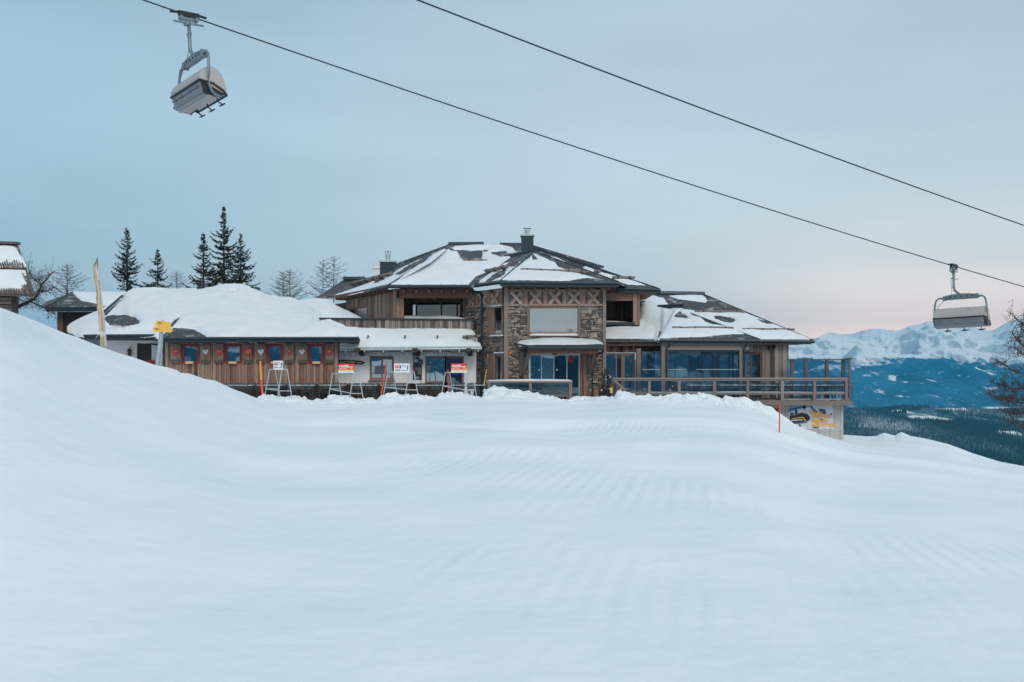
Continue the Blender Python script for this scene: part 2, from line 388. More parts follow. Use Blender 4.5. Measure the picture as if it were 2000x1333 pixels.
# far terrain: snow above the tree line, forest with clearings below
def far_mat(name, line, wobble, forest=(.010, .068, .125), snow=(.96, .96, .96), patch=.66, psc=.0016, finesc=.02):  # default forest colour has distance haze mixed in as extra blue
    m = bpy.data.materials.new(name); m.use_nodes = True
    nt = m.node_tree; N = nt.nodes; L = nt.links; b = N["Principled BSDF"]
    b.inputs['Roughness'].default_value = .9; b.inputs['Specular IOR Level'].default_value = .1
    g = N.new("ShaderNodeNewGeometry")
    def noise(sc, det, mul=(1, 1, 1)):
        mpn = N.new("ShaderNodeMapping"); mpn.inputs['Scale'].default_value = mul
        L.new(g.outputs['Position'], mpn.inputs[0])
        n = N.new("ShaderNodeTexNoise"); n.inputs['Scale'].default_value = sc; n.inputs['Detail'].default_value = det
        L.new(mpn.outputs[0], n.inputs['Vector']); return n.outputs[0]
    def math_(op, a, b_):
        n = N.new("ShaderNodeMath"); n.operation = op
        for s, x in zip(n.inputs, (a, b_)):
            if isinstance(x, (int, float)): s.default_value = x
            else: L.new(x, s)
        return n.outputs[0]
    sp = N.new("ShaderNodeSeparateXYZ"); L.new(g.outputs['Position'], sp.inputs[0])
    lvl = math_('ADD', math_('ADD', sp.outputs[2], math_('MULTIPLY', math_('SUBTRACT', noise(.022, 5, (1, .35, 1)), .5), 420)), math_('MULTIPLY', math_('SUBTRACT', noise(.0011, 8), .5), wobble))
    mr = N.new("ShaderNodeMapRange"); mr.inputs[1].default_value = line - 45; mr.inputs[2].default_value = line + 50
    L.new(lvl, mr.inputs[0])
    mr2 = N.new("ShaderNodeMapRange"); mr2.inputs[1].default_value = patch; mr2.inputs[2].default_value = patch + .05; mr2.inputs[4].default_value = .85
    L.new(noise(psc, 6, (1, .35, 1.6)), mr2.inputs[0])
    mr3 = N.new("ShaderNodeMapRange"); mr3.inputs[1].default_value = .62; mr3.inputs[2].default_value = .78
    mr3.inputs[4].default_value = .5
    L.new(noise(finesc, 4), mr3.inputs[0])
    fac = math_('MAXIMUM', mr.outputs[0], math_('MAXIMUM', mr2.outputs[0], mr3.outputs[0]))
    vf = N.new("ShaderNodeMapRange"); vf.inputs[1].default_value = -276; vf.inputs[2].default_value = -286; L.new(sp.outputs[2], vf.inputs[0])
    vn = N.new("ShaderNodeMapRange"); vn.inputs[1].default_value = .44; vn.inputs[2].default_value = .5; L.new(noise(.0012, 4), vn.inputs[0])
    fac = math_('MAXIMUM', fac, math_('MULTIPLY', vf.outputs[0], vn.outputs[0]))
    # bare rock shows on steep high faces
    sn = N.new("ShaderNodeSeparateXYZ"); L.new(g.outputs['Normal'], sn.inputs[0])
    rk = N.new("ShaderNodeMapRange"); rk.inputs[1].default_value = .84; rk.inputs[2].default_value = .70
    rk.inputs[3].default_value = 0; rk.inputs[4].default_value = .5
    L.new(math_('ADD', sn.outputs[2], math_('MULTIPLY', math_('SUBTRACT', noise(.011, 8), .5), .6)), rk.inputs[0])
    mxs = N.new("ShaderNodeMix"); mxs.data_type = 'RGBA'; mxs.inputs[6].default_value = (*snow, 1); mxs.inputs[7].default_value = (.14, .16, .19, 1)
    L.new(rk.outputs[0], mxs.inputs[0])
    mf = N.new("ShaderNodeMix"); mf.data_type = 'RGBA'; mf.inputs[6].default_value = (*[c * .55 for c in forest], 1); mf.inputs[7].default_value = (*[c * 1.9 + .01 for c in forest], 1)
    mfr = N.new("ShaderNodeMapRange"); mfr.inputs[1].default_value = .35; mfr.inputs[2].default_value = .65; L.new(noise(.0035, 6, (1, .4, 1)), mfr.inputs[0]); L.new(mfr.outputs[0], mf.inputs[0])
    mx = N.new("ShaderNodeMix"); mx.data_type = 'RGBA'
    L.new(mf.outputs[2], mx.inputs[6]); L.new(mxs.outputs[2], mx.inputs[7])
    L.new(fac, mx.inputs[0]); L.new(mx.outputs[2], b.inputs['Base Color'])
    return m
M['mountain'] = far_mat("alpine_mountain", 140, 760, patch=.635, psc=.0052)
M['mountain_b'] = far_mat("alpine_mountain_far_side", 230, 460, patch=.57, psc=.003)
M['hill'] = far_mat("snowy_forest_floor", 5000, 10, forest=(.04, .075, .09), patch=.53, psc=.006, finesc=.03)

# ------------------------------------------------------------------ terrain
CREST = np.array([(-900, 735, 20), (-400, 715, 20), (-150, 640, 21), (0, 605, 22), (60, 627, 25), (130, 655, 29), (200, 681, 34), (230, 691, 35), (260, 699, 36),
 (300, 713, 37), (330, 719, 38), (346, 724, 38.5), (352, 729, 39), (370, 731, 39.5), (400, 743, 41), (420, 746, 42), (450, 758, 44), (475, 766, 45.5), (500, 777, 47), (506, 777, 49), (512, 772, 52), (522, 771, 53),
 (545, 774, 53), (565, 775, 53), (583, 774, 53), (592, 780, 53), (610, 783, 53), (617, 781, 53), (636, 783, 53), (642, 776, 53), (652, 774, 53), (670, 776, 53),
 (683, 776, 53), (700, 779, 53), (718, 780, 53), (736, 781, 53), (744, 774, 53), (760, 770, 53), (775, 768, 53), (790, 771, 53), (810, 771, 53), (826, 774, 53), (832, 777, 53),
 (852, 777, 53), (860, 769, 53), (880, 768, 53), (900, 767, 53), (912, 772, 53), (930, 777, 53), (941, 777, 53), (947, 762, 52.6), (958, 757, 52.5), (975, 758, 52.5), (1000, 761, 52.5),
 (1050, 769, 52.5), (1085, 777, 52.5), (1110, 781, 52.5), (1125, 776, 53), (1150, 777, 54), (1175, 775, 54), (1200, 777, 53), (1204, 766, 52.5), (1210, 765, 52), (1225, 770, 52),
 (1245, 773, 52), (1265, 775, 52), (1295, 775, 52), (1312, 771, 52), (1325, 771, 52), (1333, 775, 52), (1345, 773, 52), (1368, 772, 52), (1385, 770, 52),
 (1393, 773, 52), (1402, 779, 52), (1411, 785, 52), (1416, 778, 52), (1430, 777, 52), (1452, 776, 52), (1462, 782, 52), (1472, 788, 52), (1482, 785, 52),
 (1504, 797, 52), (1521, 810, 52), (1546, 827, 52), (1565, 838, 52), (1598, 852, 52), (1620, 857, 52), (1647, 868, 52), (1700, 875, 52), (1800, 880, 52),
 (1850, 888, 51), (1900, 902, 50), (1950, 914, 48), (2000, 921, 46), (2300, 980, 42), (3000, 1080, 40)], float)
BERM = np.array([(1500, 858), (1600, 852), (1648, 851), (1690, 853), (1712, 852), (1720, 848), (1727, 846), (1738, 849), (1748, 852), (1755, 847), (1761, 845), (1770, 848), (1778, 852), (1800, 856),
 (1822, 861), (1850, 869), (1875, 879), (1900, 891), (1919, 899), (1957, 915), (2000, 925), (2400, 990), (3000, 1100)], float)

_ug = np.arange(-1100, 3101, 2.0)
_kk = np.exp(-(np.arange(-110, 111) * 2 / 85.0) ** 2); _kk /= _kk.sum()
def _sm(a): return np.convolve(np.pad(a, 110, mode='edge'), _kk, mode='valid')
_yr = np.interp(_ug, CREST[:, 0], CREST[:, 2])
_zs = _sm(1.5 + (730 - np.interp(_ug, CREST[:, 0], CREST[:, 1])) / 2000 * _yr); _ys = _sm(_yr)
def ground(x, y, detail=True):
    x = np.asarray(x, float); y = np.asarray(y, float)
    r = np.hypot(x, y) + 1e-6; az = np.arctan2(x, y)
    ta = np.tan(np.clip(az, -.78, .78)); u = 1000 + 2000 * ta
    D = r * np.maximum(np.cos(az), .71)
    Vc = np.interp(u, CREST[:, 0], CREST[:, 1]); Yc = np.interp(u, CREST[:, 0], CREST[:, 2])
    zc = 1.5 + (730 - Vc) / 2000 * Yc
    # broad version of the crest height for the approach, the fine outline only close to it
    us = np.clip(u, 0, 2000)
    zb_ = np.interp(u, _ug, _zs); Ys = np.interp(u, _ug, _ys)
    p = np.interp(u, [0, 500, 900, 1500, 2000], [1.2, 1.2, 1.2, 1.15, 1.2])
    xx = np.clip((D - 4) / (Ys - 4), 0, 1)
    low = -.20 * sstep((u - 380) / 160) * sstep((1640 - u) / 200)
    zb_ = zb_ + low
    zf = zb_ * xx ** p
    near = sstep((D - (Yc - 4.4)) / 4.2)
    zf = zf * (1 - near) + zc * near
    m = D - Yc
    zp = np.interp(u, [-400, 0, 300, 500, 1410, 1640], [.8, 1.6, .3, -.5, -.5, -3.4])
    Wd = np.interp(u, [0, 400, 520], [9, 4, 1.6])
    za = zc + (np.minimum(zp, zc - .1) - zc) * sstep(m / Wd)
    za = za - .28 * np.maximum(D - 100, 0)
    Vb = np.interp(u, BERM[:, 0], BERM[:, 1]); Yb = np.interp(u, [1600, 1850, 2000], [74, 72, 58])
    zbm = 1.5 + (730 - Vb) / 2000 * Yb
    s = np.clip(m / (Yb - Yc), 0, 1)
    zr = zc + (zbm - zc) * s ** 2 - .45 * np.maximum(D - Yb - .5, 0)
    w = sstep((u - 1560) / 90)
    zpost = za * (1 - w) + zr * w
    z = np.where(m < 0, zf, zpost)
    # behind and beside the camera
    wb = sstep((np.abs(az) - .9) / .5)
    zback = -.03 * r - .12 * np.maximum(r - 80, 0)
    z = z * (1 - wb) + zback * wb
    fl = np.interp(r, [0, 600, 1200, 2200, 40000], [-90, -235, -285, -310, -310])
    z = np.maximum(z, np.where(r > 90, fl, -80))
    if detail:
        k = np.clip((D - 6) / 12, 0, 1) * np.clip((260 - r) / 100, 0, 1)
        z = z + k * (fbm(x * .09, y * .05, 3, 3) - .5) * .42 * (1 - near * (m < 0)) * (m < 0)
        lump = np.exp(-((m + 1.2) / 2.2) ** 2) * ((u > 505) & (u < 1640))
        z = z + lump * (fbm(x * 2.2, y * 1.6, 5, 9) - .52) * .46
        lump2 = np.exp(-((m + 6) / 3.5) ** 2) * ((u > 560) & (u < 1500))
        z = z + lump2 * (fbm(x * 1.5, y * 1.3, 5, 12) - .5) * .30
        # fold where the left slope meets the piste
        x0 = -9.5 + (42 - y) * .62
        dd = (x - x0) * .85
        fold = np.exp(-(dd / 1.1) ** 2) * np.exp(-((y - 33) / 9) ** 2)
        z = z - .22 * fold + .12 * np.exp(-((dd + 2.2) / 1.4) ** 2) * np.exp(-((y - 33) / 9) ** 2)
        yl = 17.5 + .25 * x + .7 * np.sin(x * .3); e = y - yl
        z = z + .17 * sstep((e + .5) / 1.1) * np.exp(-np.maximum(e, 0) / 4.5) * np.exp(-((x - 2) / 10) ** 2)
        yl = 27 - .18 * x + .8 * np.sin(x * .22 + 1); e = y - yl
        z = z + .22 * sstep((e + .6) / 1.4) * np.exp(-np.maximum(e, 0) / 5) * np.exp(-((x - 6) / 13) ** 2)
    return z
def on_ground(u, v):
    """depth at which the ground first reaches photo row v in column u"""
    Ys = np.arange(6, 90, .1); g = ground((u - 1000) / 2000 * Ys, Ys, True); vv = 730 - (g - 1.5) / Ys * 2000
    k = np.where(vv <= v)[0]; return float(Ys[k[0]]) if len(k) else 52.0
def gz(x, y): return float(ground(np.array([x]), np.array([y]), True)[0])

front = np.arctan(np.linspace(-.66, .66, 1060))
rest = np.linspace(front[-1], 2 * math.pi + front[0], 90)[1:-1]
AZ = np.concatenate([front, rest])
RR = np.concatenate([np.geomspace(.5, 20, 110), np.linspace(20, 44, 120)[1:], np.linspace(44, 58, 150)[1:], np.linspace(58, 100, 70)[1:], np.geomspace(100, 12000, 50)[1:]])
az2, r2 = np.meshgrid(AZ, RR)
# rings follow depth (not radius) in front so that the bank is cut evenly
cf = np.where(np.cos(az2) > .8, 1 / np.maximum(np.cos(az2), .8), 1.25)
r2 = r2 * (cf * np.clip((400 - r2) / 300, 0, 1) + (1 - np.clip((400 - r2) / 300, 0, 1)))
gx, gy = r2 * np.sin(az2), r2 * np.cos(az2)
gzz = ground(gx, gy)
struct(grid_mesh("snow_ground", gx, gy, gzz, M['snow'], wrap=True))

# crumbs and clods of ploughed snow along the foot of the bank
def clods(n, seed):
    g_ = np.random.default_rng(seed); m = MB(); rr_ = random.Random(seed)
    k = 0
    while k < n:
        u = g_.uniform(515, 1640); Yc = float(np.interp(u, CREST[:, 0], CREST[:, 2])); Y = Yc + .4 - abs(g_.normal(0, 3.2))
        if vnoise(np.array([u * .02]), np.array([Y * .6]), 77)[0] < .42: continue
        x = (u - 1000) / 2000 * Y; r = min(.15, .03 + g_.exponential(.022)); z = gz(x, Y) + r * .15
        vs = []
        for d in ((1, 0, 0), (-1, 0, 0), (0, 1, 0), (0, -1, 0), (0, 0, 1), (0, 0, -1), (.6, .6, .5), (-.6, .6, .5), (.6, -.6, .5), (-.6, -.6, .5)):
            q = r * rr_.uniform(.7, 1.2); vs.append((x + d[0] * q * 1.2, Y + d[1] * q, z + d[2] * q * .8))
        m.add(vs, [(4, 8, 6), (4, 6, 7), (4, 7, 9), (4, 9, 8), (0, 6, 8), (2, 7, 6), (1, 9, 7), (3, 8, 9), (0, 2, 6), (2, 1, 7), (1, 3, 9), (3, 0, 8), (0, 5, 2), (2, 5, 1), (1, 5, 3), (3, 5, 0)])
        k += 1
    o = m.build("snow_clods", M['snow'], None); tag(o, "loose clods of ploughed snow along the foot of the bank", "snow"); o["kind"] = "stuff"
clods(420, 4)

# mid-distance wooded hill
def hill_z(x, y):
    t = x / np.maximum(y, 1); u = 1000 + 2000 * t
    top = np.interp(u, [1200, 1640, 1660, 1720, 1760, 1900, 2000, 2400], [812, 806, 804, 803, 797, 799, 803, 800])
    zt = 1.5 + (730 - top) / 2000 * 4200
    s = np.clip((y - 2000) / 2200, 0, 1)
    z = -312 + (zt + 312) * s ** 1.05
    z = z - sstep((y - 4250) / 900) * (zt + 300)
    return z + (fbm(x * .004, y * .004, 4, 21) - .5) * 26 * np.sin(np.pi * np.clip((y - 1900) / 2400, 0, 1))
T, Yg = np.meshgrid(np.linspace(.12, .75, 160), np.linspace(1900, 5400, 150))
struct(grid_mesh("hillside", T * Yg, Yg, hill_z(T * Yg, Yg), M['hill']))

# trees of the wood: thousands, one object of stuff
def wood_mesh(name, n, tr, yr, seed, zfun, hmin, hmax, clear=.60, sc=.0065):
    g = np.random.default_rng(seed)
    Y = g.uniform(yr[0] ** 2, yr[1] ** 2, n) ** .5; t = g.uniform(tr[0], tr[1], n); X = t * Y
    k = fbm(X * sc, Y * sc * .8, 4, seed) < clear + .10 * (g.random(n) - .5)
    X, Y = X[k], Y[k]; n = len(X); Z = zfun(X, Y) - 1.5
    H = g.uniform(hmin, hmax, n); Rr = H * g.uniform(.16, .24, n)
    vs = np.zeros((n, 5, 3)); a0 = g.uniform(0, 6.28, n)
    for i in range(4):
        vs[:, i, 0] = X + Rr * np.cos(a0 + i * math.pi / 2); vs[:, i, 1] = Y + Rr * np.sin(a0 + i * math.pi / 2); vs[:, i, 2] = Z
    vs[:, 4, 0] = X; vs[:, 4, 1] = Y; vs[:, 4, 2] = Z + H
    b = np.arange(n)[:, None] * 5
    fs = np.concatenate([np.concatenate([b + i, b + (i + 1) % 4, b + 4], 1)[:, None, :] for i in range(4)], 1).reshape(-1, 3)
    me = bpy.data.meshes.new(name)
    me.from_pydata(vs.reshape(-1, 3).tolist(), [], fs.tolist())
    at = me.attributes.new("tone", 'FLOAT', 'FACE'); at.data.foreach_set("value", np.repeat(np.clip(.45 * g.random(n) + 1.9 * (fbm(X * .0045, Y * .0022, 4, seed + 3) - .33), 0, 1), 4).astype(np.float32))
    me.materials.append(M['wood_tree'])
    o = bpy.data.objects.new(name, me); C.link(o)
    tag(o, "dark snow-dusted spruce wood on the hill beyond the lodge" if 'wood' in name else "dark tree tops just below the right edge of the piste", "forest")
    o["kind"] = "stuff"
    return o
M['wood_tree'] = mat("forest_tree", rough=.9, tones=[(0, (.008, .022, .028)), (.55, (.022, .048, .058)), (.8, (.10, .14, .16)), (1, (.42, .48, .52))])
wood_mesh("spruce_wood", 60000, (.27, .60), (2500, 4260), 5, hill_z, 10, 20)
wood_mesh("tree_tops", 260, (.455, .62), (520, 700), 8, lambda X, Y: 1.5 - (.094 + .07 * (.5 - X / Y)) * Y - 17, 15, 28, 2.0)

# alpine range
SIL = np.array([(1000, 700), (1300, 690), (1540, 672), (1580, 668), (1600, 662), (1612, 656), (1620, 653), (1630, 653), (1640, 657), (1666, 654), (1690, 646), (1702, 644), (1720, 646), (1738, 648), (1758, 649), (1778, 640),
 (1800, 632), (1819, 626), (1845, 621), (1870, 630), (1900, 640), (1925, 646), (1940, 645), (1955, 638), (1970, 631), (2000, 622), (2060, 610), (2200, 640), (2600, 660)], float)
def mount_z(t, Y):
    u = 1000 + 2000 * t
    zt = 1.5 + (730 - np.interp(u, SIL[:, 0], SIL[:, 1])) / 2000 * 15500
    s = np.clip((Y - 8600) / 6900, 0, 1)
    # spurs running down towards the valley
    X_ = t * Y
    spur = fbm(X_ / 2900 + Y / 9000, Y / 4600, 6, 40, True)
    rough = fbm(X_ / 900, Y / 900, 5, 44, True)
    z = -292 + (zt + 292) * s ** 1.08
    z = z + np.sin(np.pi * s) * ((spur - .5) * 1150 + (rough - .5) * 260) + (rough - .62) * 110 * s
    back = np.clip((Y - 15500) / 3000, 0, 1)
    z = z - back * (zt + 300) * .9
    lim = 1.5 + ((730 - np.interp(u, SIL[:, 0], SIL[:, 1])) / 2000 + .0012) * Y
    return np.minimum(z, lim + (rough - .6) * 30)
tt, YY = np.meshgrid(np.concatenate([np.linspace(.02, .24, 60)[:-1], np.linspace(.24, .56, 640), np.linspace(.56, .8, 60)[1:]]), np.concatenate([np.linspace(5000, 8600, 8)[:-1], np.linspace(8600, 16000, 330), np.linspace(16000, 18500, 12)[1:]]))
zz = np.where(YY < 8600, -292.0, mount_z(tt, YY))
struct(grid_mesh("mountains", tt * YY, YY, zz, M['mountain']))
# range on the other side of the valley, behind the photographer (mirrored in the windows)
xx_, yy_ = np.meshgrid(np.linspace(-11000, 11000, 420), np.linspace(-10500, -4500, 90))
tb = xx_ / 9000
pk = np.interp(tb, [-1.3, -.36, -.31, -.27, -.1, .1, .3, .5, 1.2], [300, 190, 150, 330, 350, 330, 360, 330, 300])
s_ = np.clip((-4500 - yy_) / 4700, 0, 1)
zbk = -300 + (pk + 300) * sstep(s_) ** .8 + np.sin(np.pi * s_) * (fbm(xx_ * .0006, yy_ * .0005, 5, 61, True) - .5) * 420
zbk = np.minimum(zbk, 1.5 + (pk / 9000 + .002) * -yy_)
struct(grid_mesh("mountains_behind", xx_, yy_, zbk, M['mountain_b']))

# ------------------------------------------------------------------ building helpers
def frame_at(p, xdir):
    """wall frame: x along the wall, y into the building, z up"""
    x = Vector((xdir[0], xdir[1], 0)).normalized(); y = Vector((-x.y, x.x, 0)); z = Vector((0, 0, 1))
    m = Matrix.Identity(4)
    for i, c in enumerate((x, y, z)):
        for j in range(3): m[j][i] = c[j]
    m[0][3], m[1][3], m[2][3] = p[0], p[1], 0
    return m
def flat(Y): return Matrix.Translation((0, Y, 0))

def boards(mb, x0, x1, z0, z1, holes=(), w=.15, tone=(.25, .95), y=0.0, thick=.045, batten=False):
    x = x0
    mb.box(x0, x1, y, y + .12, z0, z1, 0.0) if not holes else None
    while x < x1 - 1e-3:
        ww = min(w * random.uniform(.75, 1.35), x1 - x)
        if x1 - (x + ww) < .04: ww = x1 - x
        xs, xe = x, x + ww
        segs = [(z0, z1)]
        cuts = [h for h in holes if h[0] < xe - .01 and h[1] > xs + .01]
        parts = [(xs, xe)]
        # split the board where a hole edge runs through it
        for h in cuts:
            npz = []
            for a, b in parts:
                for e in (h[0], h[1]):
                    if a + .01 < e < b - .01: npz.append((a, e)); a = e
                npz.append((a, b))
            parts = npz
        t = random.uniform(*tone) if random.random() < .8 else random.uniform(0, 1); dy = random.uniform(0, .03)
        for a, b in parts:
            segs = [(z0, z1)]
            for h in holes:
                if h[0] < b - .01 and h[1] > a + .01:
                    s2 = []
                    for s, e in segs:
                        if h[2] > s: s2.append((s, min(e, h[2])))
                        if h[3] < e: s2.append((max(s, h[3]), e))
                    segs = [q for q in s2 if q[1] - q[0] > .01]
            for s, e in segs:
                mb.box(a + .009, b - .009, y - thick - dy, y + .02, s, e, min(1, max(0, t + random.uniform(-.05, .05))))
                if holes: mb.box(a - .002, b + .002, y + .02, y + .10, s, e, 0.0)
        x = xe

def stones(mb, back, x0, x1, z0, z1, holes=()):
    z = z0
    while z < z1 - .03:
        h = min(random.uniform(.07, .19), z1 - z)
        free = [(x0, x1)]
        for H in holes:
            if H[2] < z + h - .02 and H[3] > z + .02:
                n2 = []
                for a, b in free:
                    if H[0] > a: n2.append((a, min(b, H[0])))
                    if H[1] < b: n2.append((max(a, H[1]), b))
                free = [q for q in n2 if q[1] - q[0] > .02]
        for a, b in free:
            back.box(a, b, .0, .3, z, z + h, 0)
            x = a
            while x < b - .02:
                w = min(random.choice((random.uniform(.09, .22), random.uniform(.18, .45))), b - x)
                zz = z + random.uniform(-.03, h * .2)
                if random.random() < .22 and h > .15:
                    hm = z + h * random.uniform(.4, .6)
                    mb.box(x + .012, x + w - .012, -.05 - random.uniform(0, .06), .1, z + .01, hm - .008, random.random(), .014)
                    mb.box(x + .012, x + w - .012, -.05 - random.uniform(0, .06), .1, hm + .008, z + h - .012, random.random(), .014)
                else:
                    mb.box(x + .012, x + w - .012, -.05 - random.uniform(0, .07), .1, zz + .01, z + h - .012 + random.uniform(-.03, .03), random.random(), .03)
                x += w
        z += h

def window(parent, Mx, x0, x1, z0, z1, fmat, pmat, mulls=(), fw=.09, y=.03, trans=(), name="window", depth=.1, sill=None):
    f = MB(Mx)
    f.box(x0, x0 + fw, y - .03, y + depth, z0, z1); f.box(x1 - fw, x1, y - .03, y + depth, z0, z1)
    f.box(x0 + fw, x1 - fw, y - .027, y + depth, z1 - fw, z1); f.box(x0 + fw, x1 - fw, y - .027, y + depth, z0, z0 + fw)
    for m in mulls: f.box(m - fw * .42, m + fw * .42, y - .02, y + depth, z0 + fw, z1 - fw)
    for m in trans: f.box(x0 + fw, x1 - fw, y - .015, y + depth, m - fw * .3, m + fw * .3)
    fo = f.build(name, fmat, parent)
    p = MB(Mx); xs = [x0 + fw * .8] + list(mulls) + [x1 - fw * .8]
    pm = pmat if isinstance(pmat, (list, tuple)) else [pmat] * (len(xs) - 1)
    for i in range(len(xs) - 1):
        p = MB(Mx); p.box(xs[i] + .001, xs[i + 1] - .001, y + .035, y + .055, z0 + fw * .8, z1 - fw * .8)
        p.build("pane", pm[i], fo)
    if sill is not None:
        s = MB(Mx); s.box(x0 - .05, x1 + .05, y - .2, y + .0, z0 - .08, z0 - .002); s.build("sill", sill, fo)
    return fo

def text(s, size, m, parent, Mx, name="lettering", align='LEFT', bold=0.0, sx=1.0):
    cu = bpy.data.curves.new("t", 'FONT'); cu.body = s; cu.size = size; cu.extrude = .003; cu.align_x = align
    cu.offset = bold; cu.resolution_u = 2
    o = bpy.data.objects.new("t", cu); C.link(o)
    bpy.context.view_layer.update()
    me = bpy.data.meshes.new_from_object(o.evaluated_get(bpy.context.evaluated_depsgraph_get()))
    bpy.data.objects.remove(o)
    me.transform(Mx @ Matrix.Rotation(R(90), 4, 'X') @ Matrix.Diagonal((sx, 1, 1, 1)))
    me.materials.clear(); me.materials.append(m); me.name = name
    ob = bpy.data.objects.new(name, me); C.link(ob)
    if parent is not None: ob.parent = parent; ob.matrix_parent_inverse = world_of(parent).inverted()
    return ob

def sdist(U, V, poly):
    """signed distance (inside positive) of points to a polygon"""
    p = np.array(poly, float); q = np.roll(p, -1, 0)
    d2 = np.full(U.shape, 1e18); ins = np.zeros(U.shape, bool)
    for (ax, ay), (bx, by) in zip(p, q):
        ex, ey = bx - ax, by - ay
        t = np.clip(((U - ax) * ex + (V - ay) * ey) / (ex * ex + ey * ey + 1e-9), 0, 1)
        d2 = np.minimum(d2, (U - ax - t * ex) ** 2 + (V - ay - t * ey) ** 2)
        if ay != by:
            c = ((ay > V) != (by > V)) & (U < (bx - ax) * (V - ay) / (by - ay) + ax); ins ^= c
    return np.where(ins, 1, -1) * np.sqrt(d2)

def plane3(a, b, c):
    a, b, c = P(*a), P(*b), P(*c); n = (b - a).cross(c - a)
    return n, n.dot(a)
def ray(pl, u, v):
    n, k = pl; o = Vector((0, 0, CAMZ)); d = Vector(((u - U0) / F, 1, (V0 - v) / F))
    return o + d * ((k - n.dot(o)) / n.dot(d))

def snow_sheet(parent, pl, snow, bare=(), T=.12, du=2.0, dv=1.0, seed=0, rag=1.6, soft=4.2):
    """a sheet of snow lying on a roof plane; outlines given as they lie on that roof"""
    us = [p[0] for s in snow for p in s]; vs = [p[1] for s in snow for p in s]
    Ug, Vg = np.meshgrid(np.arange(min(us) - 5, max(us) + 6, du), np.arange(min(vs) - 4, max(vs) + 5, dv))
    d = np.full(Ug.shape, -1e9)
    for s in snow: d = np.maximum(d, sdist(Ug, Vg, s))
    dn = d.copy()
    for b in bare: dn = np.minimum(dn, -sdist(Ug, Vg, b))
    ragn = (fbm(Ug * .16, Vg * .34, 5, seed + 100) - .5) * 3.2 * rag
    dn = np.where(dn < d - .01, dn + ragn, dn + ragn * .35)
    h = np.where(dn > 0, T * (1 - np.exp(-np.maximum(dn, 0) / soft)), np.maximum(dn * .04, -.08))
    h = h + np.where(dn > 0, (fbm(Ug * .03, Vg * .06, 3, seed) - .4) * T * .8 * (1 - np.exp(-np.maximum(dn, 0) / 6)), 0)
    n, k = pl; o = np.array((0, 0, CAMZ))
    D = np.stack([(Ug - U0) / F, np.ones_like(Ug), (V0 - Vg) / F], -1)
    nn = np.array(n); s = (k - nn @ o) / (D @ nn)
    Pt = o + D * s[..., None]
    ok = (s > 10) & (s < 140)
    return grid_mesh("roof_snow", Pt[..., 0], Pt[..., 1], Pt[..., 2] + h + .012, M['roof_snow'], parent, keep=(dn > -1.8) & ok)

def slab(mb, pl, poly, t=.16, tone=.5):
    pts = [ray(pl, u, v) if len(q) == 2 else P(*q) for q in poly for (u, v) in [q[:2]]]
    mb.prism(pts, (0, 0, -t), tone)

def loft(name, cols, m, parent, du=2.5, rows=40, power=.85, lift=0.0, bare=(), T=.18, back=True, thin=False, rag=1.5, edge=True, seed=0):
    """pillow surface between a lower and an upper line: cols = (u, v_low, Y_low, v_top, Y_top)"""
    c = np.array(cols, float)
    u = np.arange(c[0, 0], c[-1, 0] + .01, du)
    vb, Yb, vt, Yt = (np.interp(u, c[:, 0], c[:, i]) for i in (1, 2, 3, 4))
    s = np.linspace(0, 1, rows) ** 1.15
    S, Ux = np.meshgrid(s, u, indexing='ij')
    Yy = Yb + (Yt - Yb) * S
    zb_, zt_ = CAMZ + (V0 - vb) / F * Yb, CAMZ + (V0 - vt) / F * Yt
    xb, xt = (u - U0) / F * Yb, (u - U0) / F * Yt
    X = xb + (xt - xb) * S; Z = zb_ + (zt_ - zb_) * S ** power
    if thin:
        return grid_mesh(name, X, Yy, Z - lift, m, parent)
    Up = U0 + X / Yy * F; Vp = V0 - (Z - CAMZ) / Yy * F
    d = np.full(X.shape, 30.0)
    if edge:
        d = np.minimum(d, (S * np.maximum(vb - vt, 6)) * 1.0 + .2)      # rounded lower lip
    for b in bare: d = np.minimum(d, -sdist(Up, Vp, b))
    d2 = d + (fbm(Up * .1, Vp * .22, 4, seed + 55) - .5) * 2 * rag
    h = np.where(d2 > 0, T * (1 - np.exp(-np.maximum(d2, 0) / 3)), np.maximum(d2 * .05, -.1)) - T
    h = h + (fbm(X * .5, Yy * .5, 3, seed + 9) - .5) * .12 * np.clip(d2 / 10, 0, 1)
    Zs = Z + h
    if back:
        for k in range(1, 5):
            X = np.vstack([X, xt + 0 * xt]); Yy = np.vstack([Yy, Yt + k * 1.1]); Zs = np.vstack([Zs, Zs[rows - 1] - .05 * k * k - .25 * k])
            d2 = np.vstack([d2, d2[-1]])
    return grid_mesh(name, X, Yy, Zs, m, parent, keep=d2 > -1.6)

def gutter(parent, a, b, r=.075, drop=.16, name="gutter"):
    a = P(*a); b = P(*b); g = MB()
    g.bar(a - Vector((0, 0, drop * .5)), b - Vector((0, 0, drop * .5)), .05, drop)
    g.tube([a + Vector((0, -.08, -.06)), b + Vector((0, -.08, -.06))], r, 8)
    return g.build(name, M['metal_dark'], parent)

